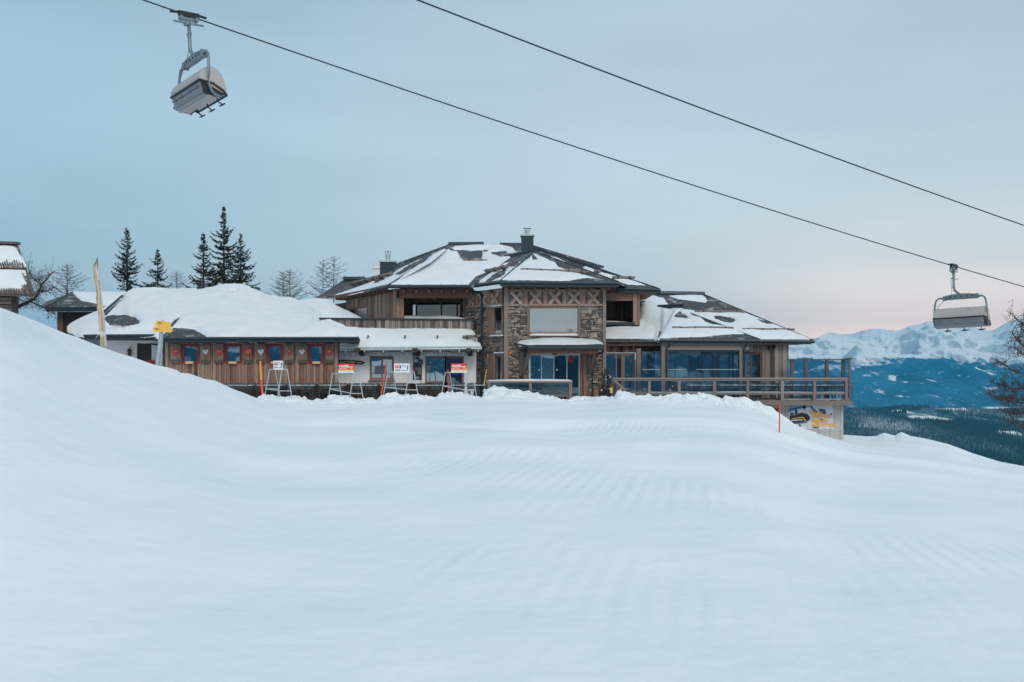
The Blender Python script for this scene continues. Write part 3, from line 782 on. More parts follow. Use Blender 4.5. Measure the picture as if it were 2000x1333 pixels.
def logs(parent, a, b, r=.085, n=4, name="snow_guard_log_or_shade"):
    a, b = Vector(a), Vector(b); g = MB(); up = Vector((0, 0, r * 1.6))
    pts = [a + (b - a) * (i / 10) + up + Vector((0, 0, random.uniform(-.012, .012))) for i in range(11)]
    g.tube(pts, r, 9, r * .85)
    o = g.build(name, M['log'], parent, True)
    k = MB()
    for i in range(n):
        p = a + (b - a) * ((i + .5) / n) + up; d = (b - a).normalized() * .035
        k.tube([p - d, p + d], r * 1.12, 9)
        k.box(p.x - .02, p.x + .02, p.y - .03, p.y + .3, p.z - r * 1.9, p.z - r * .9)
    k.build("log_bracket", M['black'], parent)["kind"] = "stuff"
    return o

# ------------------------------------------------------------------ main lodge
lodge = thing("ski_lodge", "large two-storey mountain lodge of rubble stone and weathered timber under snowy hipped roofs", "lodge", (2, 60, 0))

# --- upper roof
UP = dict(A=(878, 477, 68), B=(1035, 481, 68))
plF = plane3((760, 557, 58.3), (915, 557, 58.3), (878, 477, 68))
plL = plane3((878, 477, 68), (760, 557, 58.3), (650, 578, 67.8))
plTF = plane3((1042, 491, 62.6), (977, 549, 56), (1208, 551, 56))
plTL = plane3((1042, 491, 62.6), (977, 549, 56), (915, 557.5, 59.6))
plR = plane3((1040, 482, 68), (1180, 563, 60.1), (1287, 564, 60.1))
plR1 = plane3((1280, 573, 68), (1588, 665, 58.5), (1290, 665, 58.5))
plR2 = plane3((1325, 605, 62.5), (1289, 662, 57), (1483, 663, 57))
roof = MB()
slab(roof, plF, [(760, 557, 58.3), (925, 557), (1040, 500), (1040, 480), (1035, 477.5), (878, 477, 68)])
slab(roof, plL, [(878, 477, 68), (650, 578, 67.8), (760, 557, 58.3)][::-1])
slab(roof, plL, [(878, 477, 68), (790, 517), (712, 549), (650, 578, 67.8)])
slab(roof, plTF, [(1042, 491, 62.6), (977, 549, 56), (1208, 551, 56)])
slab(roof, plTL, [(1042, 491, 62.6), (984, 505), (912, 557.5), (977, 549, 56)])
slab(roof, plR, [(1035, 478.5), (1048, 489), (1287, 564, 60.1), (1150, 563), (1030, 540)])
slab(roof, plane3((1042, 491, 62.6), (1208, 551, 56), (1225, 556, 60.6)), [(1042, 491, 62.6), (1208, 551, 56), (1225, 556, 60.6)])
# hidden rear slopes close the volume
bk = [P(878, 477, 68), P(1037, 478, 68), P(1180, 520, 78), P(760, 520, 79)]
roof.prism(bk, (0, 0, -.16))
roof.prism([P(1037, 478, 68), P(1287, 564, 60.1), P(1180, 535, 78)], (0, 0, -.16))
# small lower roof running away at the far left
roof.prism([P(672, 547, 73), P(712, 547, 73), P(700, 575, 69), P(646, 578, 68), P(610, 586, 70)], (0, 0, -.14))
roof_up = roof.build("roof", M['roof'], lodge)

snow_sheet(roof_up, plF, [[(880, 484), (905, 482), (945, 479), (962, 479), (988, 490), (1006, 497), (1018, 495), (1003, 505), (985, 512), (975, 520), (955, 530), (930, 540), (915, 556), (762, 556), (790, 540), (840, 510), (870, 490)],
    [(886, 481), (944, 478), (975, 478), (1000, 483), (1010, 494), (975, 492), (940, 486), (905, 489)]],
    [[(873, 478), (881, 480), (887, 488), (912, 489), (942, 490), (943, 501), (940, 507), (900, 508), (899, 500), (893, 492), (878, 489)], [(956, 492), (985, 490), (1003, 496), (1000, 500), (978, 502), (962, 497)],
     [(941, 488), (950, 486), (955, 490), (947, 493)]], seed=1, T=.13)
snow_sheet(roof_up, plL, [[(868, 486), (800, 516), (760, 535), (713, 556), (652, 577), (690, 571), (758, 555), (800, 532), (840, 509)]], [[(846, 494), (790, 523), (770, 537), (782, 537), (830, 511)], [(735, 546), (755, 541), (750, 547), (728, 556)]], T=.07, rag=1.0, seed=2, dv=.7)
snow_sheet(roof_up, plTL, [[(1030, 500), (985, 515), (940, 545), (914, 556), (976, 547), (1005, 524)]], [[(1030, 499), (1000, 507), (986, 520), (1000, 523), (1016, 512)], [(990, 524), (960, 538), (944, 553), (952, 554), (985, 538)]], T=.07, seed=3, dv=.7)
snow_sheet(roof_up, plTF, [[(1043, 496), (1063, 504), (1085, 514), (1090, 522), (1110, 529), (1135, 536), (1165, 544), (1145, 543), (1125, 546), (1108, 549), (979, 547), (1010, 522), (1035, 503)]], [[(1037, 497), (1044, 497), (1050, 508), (1040, 507)]], T=.12, seed=4)
snow_sheet(roof_up, plR, [[(1076, 501), (1090, 504), (1103, 511), (1087, 510), (1072, 505)], [(1143, 520), (1170, 531), (1240, 549), (1262, 558), (1225, 556), (1190, 546), (1150, 532), (1138, 524)]], T=.1, seed=5)
rm = MB()
rm.tube([P(876, 478, 67.9), P(945, 477.5, 67.9)], .17, 10); rm.build("ridge_cap", M['metal_dark'], roof_up); rm = MB(); rm.tube([P(976, 478.5, 67.9), P(1022, 479, 67.9)], .15, 10)
rm.tube([ray(plTL, 986, 505) + Vector((0, 0, .05)), P(1042, 490.5, 62.6)], .14, 10)
rm2 = MB(); rm2.tube([P(671, 546, 72.9), P(713, 546, 72.9)], .2, 10); rm2.build("ridge_cap", M['metal_dark'], roof_up)
rm.tube([P(878, 477, 68), P(760, 557, 58.3)], .05, 6); rm.tube([P(1042, 491, 62.6), P(977, 549, 56)], .05, 6); rm.tube([P(1042, 491, 62.6), P(1208, 551, 56)], .05, 6)
rm.tube([P(1042, 484, 67), P(1287, 564, 60.1)], .05, 6)
rm.build("ridge_cap", M['metal_dark'], roof_up)
# soffits, gutters
gutter(lodge, (758, 558, 58.2), (918, 558, 58.2)); gutter(lodge, (649, 579, 67.7), (758, 558, 58.2))
gutter(lodge, (976, 550, 55.9), (1209, 552, 55.9), drop=.26); gutter(lodge, (914, 558.5, 59.5), (976, 550, 55.9))
gutter(lodge, (1205, 562, 60), (1290, 565, 60), drop=.26)
sf = MB()
z_ = fz(557, 58.3) - .2
sf.box(fx(770, 58.6), fx(925, 58.6), 58.5, 62.5, z_ - .06, z_ - .0, .3)
sf.box(fx(980, 56.4), fx(1203, 56.4), 56.2, 60, z_ - .09, z_ - .03, .3)
sf.box(fx(1180, 60.4), fx(1283, 60.4), 60.3, 66, z_ - .09, z_ - .03, .3)
sf.build("soffit", M['brown_wood'], lodge)

# rafters and beams under the eaves
rf = MB()
for i in range(9):
    x = fx(1000, 56.5) + i * .62
    rf.box(x - .07, x + .07, 56.1, 57.4, z_ - .28, z_ - .1)
for i in range(6):
    x = fx(790, 58.7) + i * .72
    rf.box(x - .06, x + .06, 58.35, 59.3, z_ - .22, z_ - .06)
rf.build("rafter", M['brown_wood'], lodge)["kind"] = "stuff"
bm = MB()
bm.box(fx(780, 59.2), fx(922, 59.2), 59.0, 59.3, fz(583, 59.2), fz(563, 59.2)); bm.build("beam", M['brown_wood'], lodge)
bm = MB(); bm.box(fx(1180, 60.6), fx(1237, 60.6), 60.4, 60.7, fz(588, 60.6), fz(572, 60.6)); bm.build("beam", M['warm_wood'], lodge)

# upper left wing wall, runs back to the left
cA = P(775, 0, 59.3); cB = P(677, 0, 66.2)
dirL = (cA.x - cB.x, cA.y - cB.y); lenL = math.hypot(*dirL)
WL = frame_at((cB.x, cB.y), dirL)
w0, w1 = .5, 3.55                                     # window along this wall
w_ = MB(WL); zt = 6.42
boards(w_, 0, lenL, 3.6, zt, [(w0, w1, 3.75, 5.72)], w=.17, tone=(.35, .95))
w_.build("timber_wall", M['wood'], lodge)
window(lodge, WL, w0, w1, 3.75, 5.72, M['warm_wood'], [M['pane_dark'], M['pane_bright']], mulls=(w0 + 1.0,), fw=.13)
dk = MB(WL); dk.box(-2.4, -.02, -.02, .2, 3.6, 6.1); dk.build("shaded_wall", M['metal_dark'], lodge)  # far wall piece, its shade put in as a dark colour
rr = MB(WL)
for i in range(13):
    rr.box(i * .62 - .06, i * .62 + .06, -.75, .1, zt - .2, zt - .03)
rr.box(-.2, lenL + .2, -.72, -.62, zt - .08, zt + .08)
rr.build("rafter", M['brown_wood'], lodge)["kind"] = "stuff"
# corner piece and loggia (front)
lg = MB(flat(59.3))
boards(lg, fx(775, 59.3), fx(789, 59.3), 3.6, fz(583, 59.3), w=.2, tone=(.4, .7))
lg.build("corner_post", M['wood'], lodge)
lb = MB(flat(61.9)); xa, xb2 = fx(778, 61.9), fx(925, 61.9)
hz0, hz1 = 3.6, fz(588, 61.9)
boards(lb, xa - .3, xb2 + .5, 3.4, 6.5, [(fx(797, 61.9), fx(902, 61.9), hz0, hz1)], w=.17, tone=(.1, .45))
lb.build("timber_wall", M['grey_wood'], lodge)
window(lodge, flat(61.9), fx(797, 61.9), fx(902, 61.9), hz0, hz1, M['brown_wood'], [M['pane_bright'], M['pane_dark'], M['pane_dark'], M['pane_dark']],
       mulls=(fx(813, 61.9), fx(862, 61.9), fx(893, 61.9)), fw=.11, name="balcony_door")
side = MB(); side.box(fx(775, 59.4), fx(775, 59.4) + .12, 59.42, 61.8, 3.5, 6.4, .2); side.build("side_wall", M['grey_wood'], lodge)

# --- balcony parapet of vertical boards
pb = MB(flat(59.0)); x0p, x1p = fx(627, 59.0), fx(926, 59.0)
boards(pb, x0p, x1p, fz(650, 59), fz(624, 59), w=.13, tone=(.25, 1), y=.0)
pb.build("parapet", M['grey_wood'], lodge)
pc = MB(); pc.bar(P(624, 622.5, 59), P(927, 625, 59), .3, .09); pc.build("parapet_cap", M['metal_dark'], lodge)
loft("balcony_snow", [(776, 625, 59.05, 624, 59.4), (784, 625, 59, 619, 60), (795, 625, 59, 617, 60.2), (830, 625, 59, 618, 60.2), (870, 625, 59, 617, 60.2), (893, 625, 59, 619, 60), (915, 625.5, 59, 624, 59.4)], M['roof_snow'], lodge, rows=14, T=.06)

# --- white plastered middle section with lean-to roof
WY = 59.02
wx = lambda u: fx(u, WY); wz = lambda v: fz(v, WY)
holes = [(wx(722), wx(769), wz(742), wz(696)), (wx(830), wx(906), wz(772), wz(696))]
def wall_panels(name, Mx, x0, x1, z0, z1, holes, m, t=.25):
    g = MB(Mx); xs = sorted({x0, x1, *[h[0] for h in holes], *[h[1] for h in holes]})
    for a, b in zip(xs[:-1], xs[1:]):
        segs = [(z0, z1)]
        for h in holes:
            if h[0] <= a + 1e-6 and h[1] >= b - 1e-6:
                s2 = []
                for s, e in segs:
                    if h[2] > s: s2.append((s, min(e, h[2])))
                    if h[3] < e: s2.append((max(s, h[3]), e))
                segs = s2
        for s, e in segs:
            if e - s > .01: g.box(a, b, 0, t, s, e)
    return g.build(name, m, lodge if lodge else None)
wall_panels("plaster_wall", flat(WY), wx(655), wx(930), wz(749), wz(676), [(h[0], h[1], max(h[2], wz(749)), h[3]) for h in holes], M['plaster'])
g = MB(flat(WY)); boards(g, wx(655), wx(829), -.6, wz(749.5), w=.16, tone=(.05, .3), y=.06); g.build("plinth", M['dark_wood'], lodge)
g = MB(flat(WY)); g.box(wx(655), wx(800), -.03, .05, wz(752), wz(749)); g.build("plinth_board", M['warm_wood'], lodge)
g = MB(flat(WY)); g.box(wx(906), wx(932), .0, .25, -.6, wz(749.2)); g.build("plaster_wall", M['plaster'], lodge)
g = MB(flat(WY)); g.box(wx(829), wx(873), .0, .25, -.6, wz(748)); g.build("plinth", M['dark_wood'], lodge)
window(lodge, flat(WY), *holes[0], M['warm_wood'], [M['pane'], M['pane']], mulls=(wx(746),), fw=.11, sill=M['warm_wood'])
window(lodge, flat(WY), wx(830), wx(872), wz(748), wz(696), M['warm_wood'], [M['pane']], fw=.09)
window(lodge, flat(WY), wx(869), wx(906), -.3, wz(696), M['warm_wood'], [M['pane_dark']], fw=.11, name="door")
bx = MB(flat(WY)); 
for uu in (707, 816, 918):
    b_ = MB(flat(WY)); b_.box(wx(uu) - .13, wx(uu) + .13, -2.0, 0.02, wz(690), wz(682)); b_.prism([(wx(uu) - .12, -.7, wz(690)), (wx(uu) + .12, -.7, wz(690)), (wx(uu) + .12, -.02, wz(696)), (wx(uu) - .12, -.02, wz(696))], (0, 0, .12))
    b_.build("roof_bracket", M['dark_wood'], lodge)
lean = [(664, 678, 57.8, 634, 59.1), (681, 676, 57.8, 635, 59.1), (708, 677, 57.8, 637.5, 59.1), (762, 677, 57.8, 638.5, 59.1), (834, 677, 57.8, 638, 59.1), (870, 677, 57.8, 637.5, 59.1), (906, 677, 57.8, 639, 59.1), (922, 677, 57.8, 643, 59), (931, 677, 57.8, 655, 58.8), (936, 677, 57.8, 667, 58.2), (940, 677, 57.8, 674, 57.9)]
lr = loft("roof", lean, M['roof'], lodge, thin=True, lift=.22, rows=6)
loft("roof_snow", lean, M['roof_snow'], lr, rows=40, bare=[[(905, 660), (938, 659), (940, 663), (905, 662)]], power=.8, seed=3, back=False, T=.2)
logs(lr, P(904, 663, 58.3), P(938, 661, 58.1), n=2)
g = MB()
for k, uu in enumerate((720, 792, 855)):
    p = P(uu, 659, 58.4); g.box(p.x - .03, p.x + .03, p.y - .35, p.y, p.z - .04, p.z + .1)
g.build("snow_hook", M['metal_dark'], lr)["kind"] = "stuff"
g = MB(); g.bar(P(664, 680.5, 57.75), P(941, 678.5, 57.75), .1, .1); g.tube([P(664, 684, 57.65), P(941, 681.5, 57.65)], .06, 8)
for i in range(8):
    p = P(675 + i * 37, 684, 57.6); g.box(p.x - .03, p.x + .03, p.y - .05, p.y + .1, p.z - .12, p.z + .1)
g.build("gutter", M['metal'], lodge)
# light chain with short hanging strands under the gutter
g = MB()
pts = []
for i in range(90):
    u = 668 + i * 3; v = 686 + 1.8 * abs(math.sin(i * .28))
    p = P(u, v, 57.7); pts.append(p)
    L_ = random.uniform(.05, .28); g.tube([p, p - Vector((0, 0, L_))], .011, 3)
g.tube(pts, .02, 4)
tag(g.build("light_chain", M['black'], None), "dark chain of unlit icicle lights strung under the gutter of the white wall", "string lights")

# --- tower
TY = 57.0
tx = lambda u: fx(u, TY); tz = lambda v: fz(v, TY)
x_l, x_r = tx(985), tx(1179)
zb0, zbt = tz(598), z_ - .08
WT = flat(TY)
doorh = (tx(1033), tx(1143), -.4, tz(689)); bigh = (tx(1029), tx(1134), tz(655), tz(597))
st = MB(WT); mo = MB(WT)
stones(st, mo, x_l + .2, x_r - .05, -.6, zb0, [doorh, bigh])
swall = st.build("stone_wall", M['stone'], lodge); mo.build("mortar", M['mortar'], swall)
gb = MB(WT); boards(gb, x_l + .15, x_r - .05, zb0 + .06, zbt, w=.2, tone=(.2, .7), y=-.02); gb.build("timber_panel", M['grey_wood'], lodge)
def cross_frame(mb, x0, x1, z0, z1, n, y=-.12):
    mb.box(x0, x1, y, y + .07, z0, z0 + .12, .75); mb.box(x0, x1, y, y + .07, z1 - .12, z1, .7)
    w = (x1 - x0) / n
    for i in range(n):
        a = x0 + i * w; b = a + w
        if i: mb.box(a - .09, a + .09, y, y + .07, z0 + .12, z1 - .12, .6)
        c0, c1 = a + w * .24, b - w * .24; lo, hi = z0 + .12, z1 - .12
        for s, (p, q) in enumerate((((c0, lo), (c1, hi)), ((c0, hi), (c1, lo)))):
            mb.bar((p[0], y + .01 - .045 * s, p[1]), (q[0], y + .01 - .045 * s, q[1]), .06, .19, random.uniform(.55, .85), up=Vector((1, 0, 0)) if False else Vector((0, 0, 1)))
xf = MB(WT)
def diag(mb, x0, z0, x1, z1, y, w, t, tone):
    d = Vector((x1 - x0, 0, z1 - z0)).normalized(); n = Vector((-d.z, 0, d.x)) * (w / 2)
    a = Vector((x0, y, z0)); b = Vector((x1, y, z1))
    mb.prism([a - n, b - n, b + n, a + n], (0, t, 0), tone)
def cross_panel(mb, x0, x1, z0, z1, n):
    mb.box(x0, x1, -.14, -.05, z0, z0 + .11, .8); mb.box(x0, x1, -.14, -.05, z1 - .13, z1, .75)
    w = (x1 - x0) / n
    for i in range(n):
        a = x0 + i * w; b = a + w
        if i: mb.box(a - .1, a + .1, -.13, -.05, z0 + .11, z1 - .13, random.uniform(.55, .75))
        c0, c1 = a + w * .22, b - w * .22
        diag(mb, c0, z0 + .1, c1, z1 - .14, -.13, .17, .06, random.uniform(.75, 1))
        diag(mb, c0, z1 - .14, c1, z0 + .1, -.19, .17, .06, random.uniform(.75, 1))
cross_panel(xf, x_l + .12, x_r - .05, zb0, tz(566), 5)
xf.build("cross_panel", M['wood'], lodge)
for a_, b_ in ((x_l - .02, x_l + .22), (x_r - .06, x_r + .12)):
    cp = MB(); cp.box(a_, b_, TY - .2, TY + .1, -.6, zbt, .7); cp.build("corner_post", M['grey_wood'], lodge)
cp = MB(); cp.box(x_r, x_r + .1, TY + .1, 62, -.6, 6.4, .3); cp.build("side_wall", M['grey_wood'], lodge)
# big upper window
M['pane_big'] = glass_mat("large_window_glass", .42, (.10, .12, .13), (.85, .95, 1), .8)
bw = window(lodge, WT, *bigh, M['warm_wood'], [M['pane_big']], fw=.17, y=.0, depth=.12)
g = MB(WT); g.box(bigh[0] - .0, bigh[0] + .15, -.16, .02, bigh[2], bigh[3]); g.box(bigh[1] - .16, bigh[1], -.16, .02, bigh[2], bigh[3]); g.box(bigh[0] + .1, bigh[1], -.2, .0, bigh[2] - .09, bigh[2] + .0)
g.build("window_post", M['grey_wood'], bw)
rm_ = thing("upper_room", "pale room with a white cabinet seen through the big upper window above the entrance", "room", (bigh[0], 58, bigh[2]))
g = MB(); x0_, x1_, z0_, z1_ = bigh[0] + .06, bigh[1] - .06, bigh[2] - .1, bigh[3] + .1
g.box(x0_, x1_, 58.6, 58.7, z0_, z1_); g.box(x0_ - .05, x0_, 57.35, 58.6, z0_, z1_); g.box(x1_, x1_ + .05, 57.35, 58.6, z0_, z1_); g.box(x0_, x1_, 57.35, 58.6, z0_ - .05, z0_); g.build("room_wall", M['plaster'], rm_)
g = MB(); g.box(x0_, tx(1082), 57.4, 57.8, z0_, tz(627)); g.build("cabinet", M['white'], rm_)
g = MB(); g.box(tx(1128), tx(1133), 57.35, 57.6, z0_, z1_); g.build("curtain", M['black'], rm_)
loft("sill_snow", [(1033, 654.8, 56.78, 653.5, 56.95), (1040, 654.8, 56.75, 651, 57), (1080, 655, 56.75, 651.5, 57), (1125, 655, 56.75, 651, 57), (1132, 655, 56.8, 654, 56.95)], M['roof_snow'], bw, rows=8, T=.03, back=False, rag=.4)
# entrance doors
dg = window(lodge, WT, doorh[0] + .05, doorh[1] - .3, -.4, doorh[3] - .02, M['metal'], [M['pane'], M['pane_mid'], M['pane_dark'], M['pane_dark']], mulls=(tx(1057.5), tx(1082), tx(1107.5)), fw=.06, y=.12, name="sliding_door")
g = MB(WT); g.box(doorh[0], doorh[1] - .25, .05, .3, doorh[3] - .16, doorh[3]); g.build("door_head", M['metal'], dg)
g = MB(WT); g.box(tx(1078), tx(1088), .0, .06, doorh[3] - .12, doorh[3] - .05); g.build("door_sensor", M['black'], dg)
g = MB(WT); g.box(doorh[1] - .27, doorh[1] - .1, .0, .5, -.4, doorh[3]); g.box(doorh[1] - .1, doorh[1] + .08, -.16, .1, -.4, doorh[3]); g.build("door_post", M['warm_wood'], lodge)
for uu in (1053, 1088):
    g = MB(WT); g.tube([(tx(uu), .10, tz(723)), (tx(uu), .13, tz(723))], .05, 12); g.build("door_handle", M['white'], dg)
# interior things seen through/behind the door: poster on inner wall
g = MB(WT); g.box(tx(1111), tx(1120), .09, .12, tz(709), tz(694)); g.build("door_notice", M['red'], dg)
# canopy over the entrance
cols = [(1010, 670.5, 56.6, 669, 57), (1014, 672, 56.2, 665, 57), (1032, 674.5, 55.2, 661.5, 57), (1060, 674.5, 55.2, 659.5, 57), (1100, 674, 55.2, 658.5, 57), (1140, 674, 55.2, 661, 57), (1165, 674, 55.2, 664, 57), (1176, 673, 55.3, 669, 56), (1179, 672.5, 55.4, 671.5, 55.6)]
can = MB(); ya = 55.25
can.prism([P(1012, 672, 56.95), P(1179, 665, 56.95), P(1179, 675, ya), P(1032, 675, ya)][::-1], (0, 0, -.08)); 
cano = can.build("canopy", M['roof'], lodge)
loft("canopy_snow", cols, M['roof_snow'], cano, rows=22, T=.16, back=False, rag=.8)
g = MB(); g.box(fx(1031, ya), fx(1180, ya), ya - .12, ya, fz(681.5, ya), fz(674.5, ya)); g.bar(P(1031, 678, ya - .05), P(1009, 674, 56.8), .08, .17)
g.build("gutter", M['metal_dark'], cano)
g = MB(); g.box(fx(1033, 55.5), fx(1168, 55.5), 55.45, 55.65, fz(691, 55.5), fz(682, 55.5)); g.box(tx(1012), tx(1030), 56.2, 56.9, tz(683), tz(676)); g.build("beam", M['brown_wood'], cano)
for (u1, u2, uw) in ((1034, 1020, 1019), (1162, 1151, 1150)):
    g = MB(); g.bar(P(u1, 689, 55.6), P(u2, 733, 56.85), .16, .16); g.box(tx(uw) - .1, tx(uw) + .1, 56.75, 57, tz(737), tz(687)); g.build("brace", M['grey_wood'], cano)
g = MB(); g.tube([P(1178, 682, 55.3), P(1177, 689, 55.6), P(1168, 692, 56.7), P(1157, 697, 56.85), P(1157, 777, 56.85)], .05, 8); g.build("downpipe", M['metal_dark'], lodge)
# left slanting face of the tower
q0 = P(912, 0, 60.2); q1 = P(985, 0, TY)
dT = (q1.x - q0.x, q1.y - q0.y); lT = math.hypot(*dT); WS = frame_at((q0.x, q0.y), dT)
def s_at(u):   # distance along this face for a photo column
    t = (u - U0) / F; a = (q0.x - t * q0.y) / (t * dT[1] - dT[0]); return a * lT
def zs(u, v):
    a = s_at(u) / lT; return fz(v, q0.y + dT[1] * a)
wu = (s_at(953), s_at(982.5), zs(965, 655), zs(965, 599)); wl_ = (s_at(955), s_at(983), zs(965, 745), zs(965, 690))
st = MB(WS); mo = MB(WS); stones(st, mo, 0, lT - .1, -.6, zs(950, 599), [wu, wl_])
s2_ = st.build("stone_wall", M['stone'], lodge); mo.build("mortar", M['mortar'], s2_)
gb = MB(WS); boards(gb, 0, lT - .1, zs(950, 598), zbt, w=.2, tone=(.3, .8), y=-.01); gb.build("timber_panel", M['wood'], lodge)
xf = MB(WS); cross_panel(xf, .05, lT - .15, zs(950, 599), 6.2, 3); xf.build("cross_panel", M['wood'], lodge)
window(lodge, WS, wu[0] + .55, *wu[1:], M['warm_wood'], [M['pane']], fw=.1, y=-.02, sill=M['roof_snow'])
g = MB(WS); boards(g, wu[0], wu[0] + .55, wu[2], wu[3], w=.2, y=.0); g.build("window_board", M['warm_wood'], lodge)
window(lodge, WS, wl_[0] + .5, *wl_[1:], M['warm_wood'], [M['pane']], fw=.1, y=-.02)
g = MB(WS); boards(g, wl_[0], wl_[0] + .5, wl_[2], wl_[3], w=.2, y=.0); g.build("window_board", M['warm_wood'], lodge)
g = MB(); g.tube([P(921, 560, 59.2), P(923, 568, 59), P(939, 574, 58.6), P(941, 580, 58.5), P(941, 772, 58.5)], .065, 8); g.build("downpipe", M['metal_dark'], lodge)
g = MB(); g.tube([P(926, 684, 59.6), P(926.5, 772, 59.6)], .05, 8); g.build("downpipe", M['metal_dark'], lodge)
g = MB(); p = P(958, 568, 57.6); g.box(p.x - .1, p.x + .1, p.y - .1, p.y + .1, p.z - .12, p.z + .02); g.build("floodlight", M['black'], lodge)
# wall behind the tower closing the gap to the loggia
g = MB(); g.box(fx(905, 61), q0.x, 60.25, 60.5, -.6, 6.4, .3); g.build("stone_return", M['mortar'], lodge)

# --- chimneys
def chimney(u0, u1, vt, vb, Y, fl):
    x0, x1 = fx(u0, Y), fx(u1, Y); zt, zb = fz(vt, Y), fz(vb, Y); w = x1 - x0
    g = MB(); g.box(x0, x1, Y, Y + w, zb - .6, zt)
    for i in range(1, 3): g.box(x0 + w * i / 3 - .012, x0 + w * i / 3 + .012, Y - .02, Y + .01, zb - .3, zt - .05)
    c = g.build("chimney", M['metal_dark'], lodge)
    g = MB(); g.box(x0 - .06, x1 + .06, Y - .06, Y + w + .06, zt, zt + .1); g.build("chimney_cap", M['metal_light'], c)
    xc = (x0 + x1) / 2; g = MB(); yc = Y + w / 2; h = fl
    g.tube([(xc, yc, zt + .1), (xc, yc, zt + .1 + h * .72)], .13, 12)
    for a in range(4): g.tube([(xc + .14 * math.cos(a * 1.57), yc + .14 * math.sin(a * 1.57), zt + h * .5), (xc + .17 * math.cos(a * 1.57), yc + .17 * math.sin(a * 1.57), zt + .1 + h)], .018, 4)
    g.tube([(xc, yc, zt + .1 + h * .97), (xc, yc, zt + .1 + h), (xc, yc, zt + .1 + h * 1.08)], .28, 14, .05)
    g.build("flue", M['steel'], c)
chimney(1018, 1042, 461, 492, 64, .42); chimney(742, 770, 512, 541, 64.5, .62)
g = MB(); p = P(735, 532, 70); g.box(p.x - .24, p.x + .24, p.y, p.y + .5, p.z - .5, p.z + .25); g.box(p.x - .32, p.x + .32, p.y - .08, p.y + .58, p.z + .25, p.z + .33); g.tube([(p.x + .05, p.y + .2, p.z + .3), (p.x + .05, p.y + .2, p.z + .55)], .22, 10, .26)
g.build("chimney", M['plaster'], lodge)
# snow guard logs of the upper roofs
for pl, a, b, n, r in ((plL, (684, 561), (766, 541), 6, .13), (plTL, (929, 541), (991, 527), 4, .12), (plTF, (1017, 531), (1150, 536), 5, .08), (plF, (905, 513), (952, 513), 2, .08), (plR, (1160, 536), (1173, 536), 1, .1), (plR, (1196, 547), (1240, 547), 2, .09)):
    logs(roof_up, ray(pl, *a), ray(pl, *b), r, n)

# --- right part: low roofs
rfr = MB()
slab(rfr, plR1, [(1170, 560), (1280, 573, 68), (1375, 576, 68), (1588, 665, 58.5), (1178, 665)], .18)
slab(rfr, plR2, [(1325, 605, 62.5), (1289, 662, 57), (1483, 663, 57)], .16)
rfr.prism([P(1325, 605, 62.5), P(1289, 662, 57), P(1283, 664, 58.6), P(1283, 611, 64.5)], (0, 0, -.1))
rfr.prism([P(1325, 605, 62.5), P(1483, 663, 57), P(1490, 664, 58.6), P(1337, 606, 64)][::-1], (0, 0, -.1))
rfr.prism([P(1375, 576, 68), P(1588, 665, 58.5), P(1500, 640, 78), P(1400, 600, 78)], (0, 0, -.1))
roof_r = rfr.build("roof", M['roof'], lodge)
snow_sheet(roof_r, plR1, [[(1181, 660), (1181, 640), (1245, 632), (1250, 600), (1252, 576), (1275, 577), (1296, 583), (1302, 592), (1312, 599), (1325, 604), (1360, 607), (1440, 610), (1456, 612), (1500, 629), (1540, 645), (1585, 663), (1480, 663), (1330, 664)],
    [(1308, 578), (1355, 576), (1372, 577), (1379, 586), (1377, 589), (1345, 586), (1325, 584)]],
    [[(1392, 616), (1410, 617), (1432, 622), (1438, 627), (1430, 631), (1410, 629), (1396, 622)], [(1474, 619), (1490, 624), (1515, 633), (1500, 634), (1482, 628)], [(1250, 586), (1257, 587), (1264, 592), (1256, 592)]], seed=11, T=.12)
snow_sheet(roof_r, plR2, [[(1327, 602), (1340, 606), (1352, 616), (1368, 621), (1390, 634), (1420, 637), (1450, 650), (1456, 653), (1430, 653), (1400, 655), (1370, 659), (1330, 659), (1288, 661), (1299, 640), (1309, 622), (1320, 604)]],
    [[(1316, 620), (1326, 606), (1334, 612), (1344, 618), (1345, 622), (1330, 622)], [(1372, 622), (1385, 624), (1405, 632), (1395, 634), (1378, 630)]], seed=12, T=.12)
# drifted snow filling the valley between tower, loggia and porch roof
loft("roof_snow", [(1179, 665, 58.5, 640, 60.3), (1195, 665, 58.5, 639, 60.3), (1225, 665, 58.5, 638, 60.4), (1240, 665, 58.5, 634, 60.8), (1250, 665, 58.5, 626, 61.5), (1258, 665, 58.5, 612, 63), (1275, 665, 58.5, 600, 64.2), (1290, 664, 58, 603, 64), (1296, 662, 57.2, 603, 63.6), (1304, 648, 58.6, 604, 63.4), (1314, 634, 60.2, 604.5, 63), (1326, 608, 62.4, 604, 62.8)],
     M['roof_snow'], roof_r, rows=40, power=.95, T=.14, seed=8, back=False)
g = MB(); g.tube([P(1248, 573, 67.8), P(1376, 575, 67.9)], .17, 10); g.tube([ray(plR1, 1285, 603) + Vector((0, 0, .1)), P(1335, 597, 63.5)], .13, 10)
g.tube([P(1325, 605, 62.5), P(1483, 663, 57)], .045, 6); g.tube([P(1376, 576, 68), P(1588, 665, 58.5)], .045, 6)
g.build("ridge_cap", M['metal_dark'], roof_r)
for pl, a, b, n in ((plR1, (1357, 613), (1455, 613), 3), (plR2, (1313, 645), (1432, 645), 4), (plR1, (1450, 648), (1552, 648), 4)):
    logs(roof_r, ray(pl, *a), ray(pl, *b), .08, n)
gutter(lodge, (1179, 666, 58.4), (1290, 666, 58.4), drop=.12); gutter(lodge, (1288, 663.5, 56.9), (1484, 664.5, 56.9), drop=.22); gutter(lodge, (1480, 665, 58.4), (1590, 666, 58.4), drop=.1)
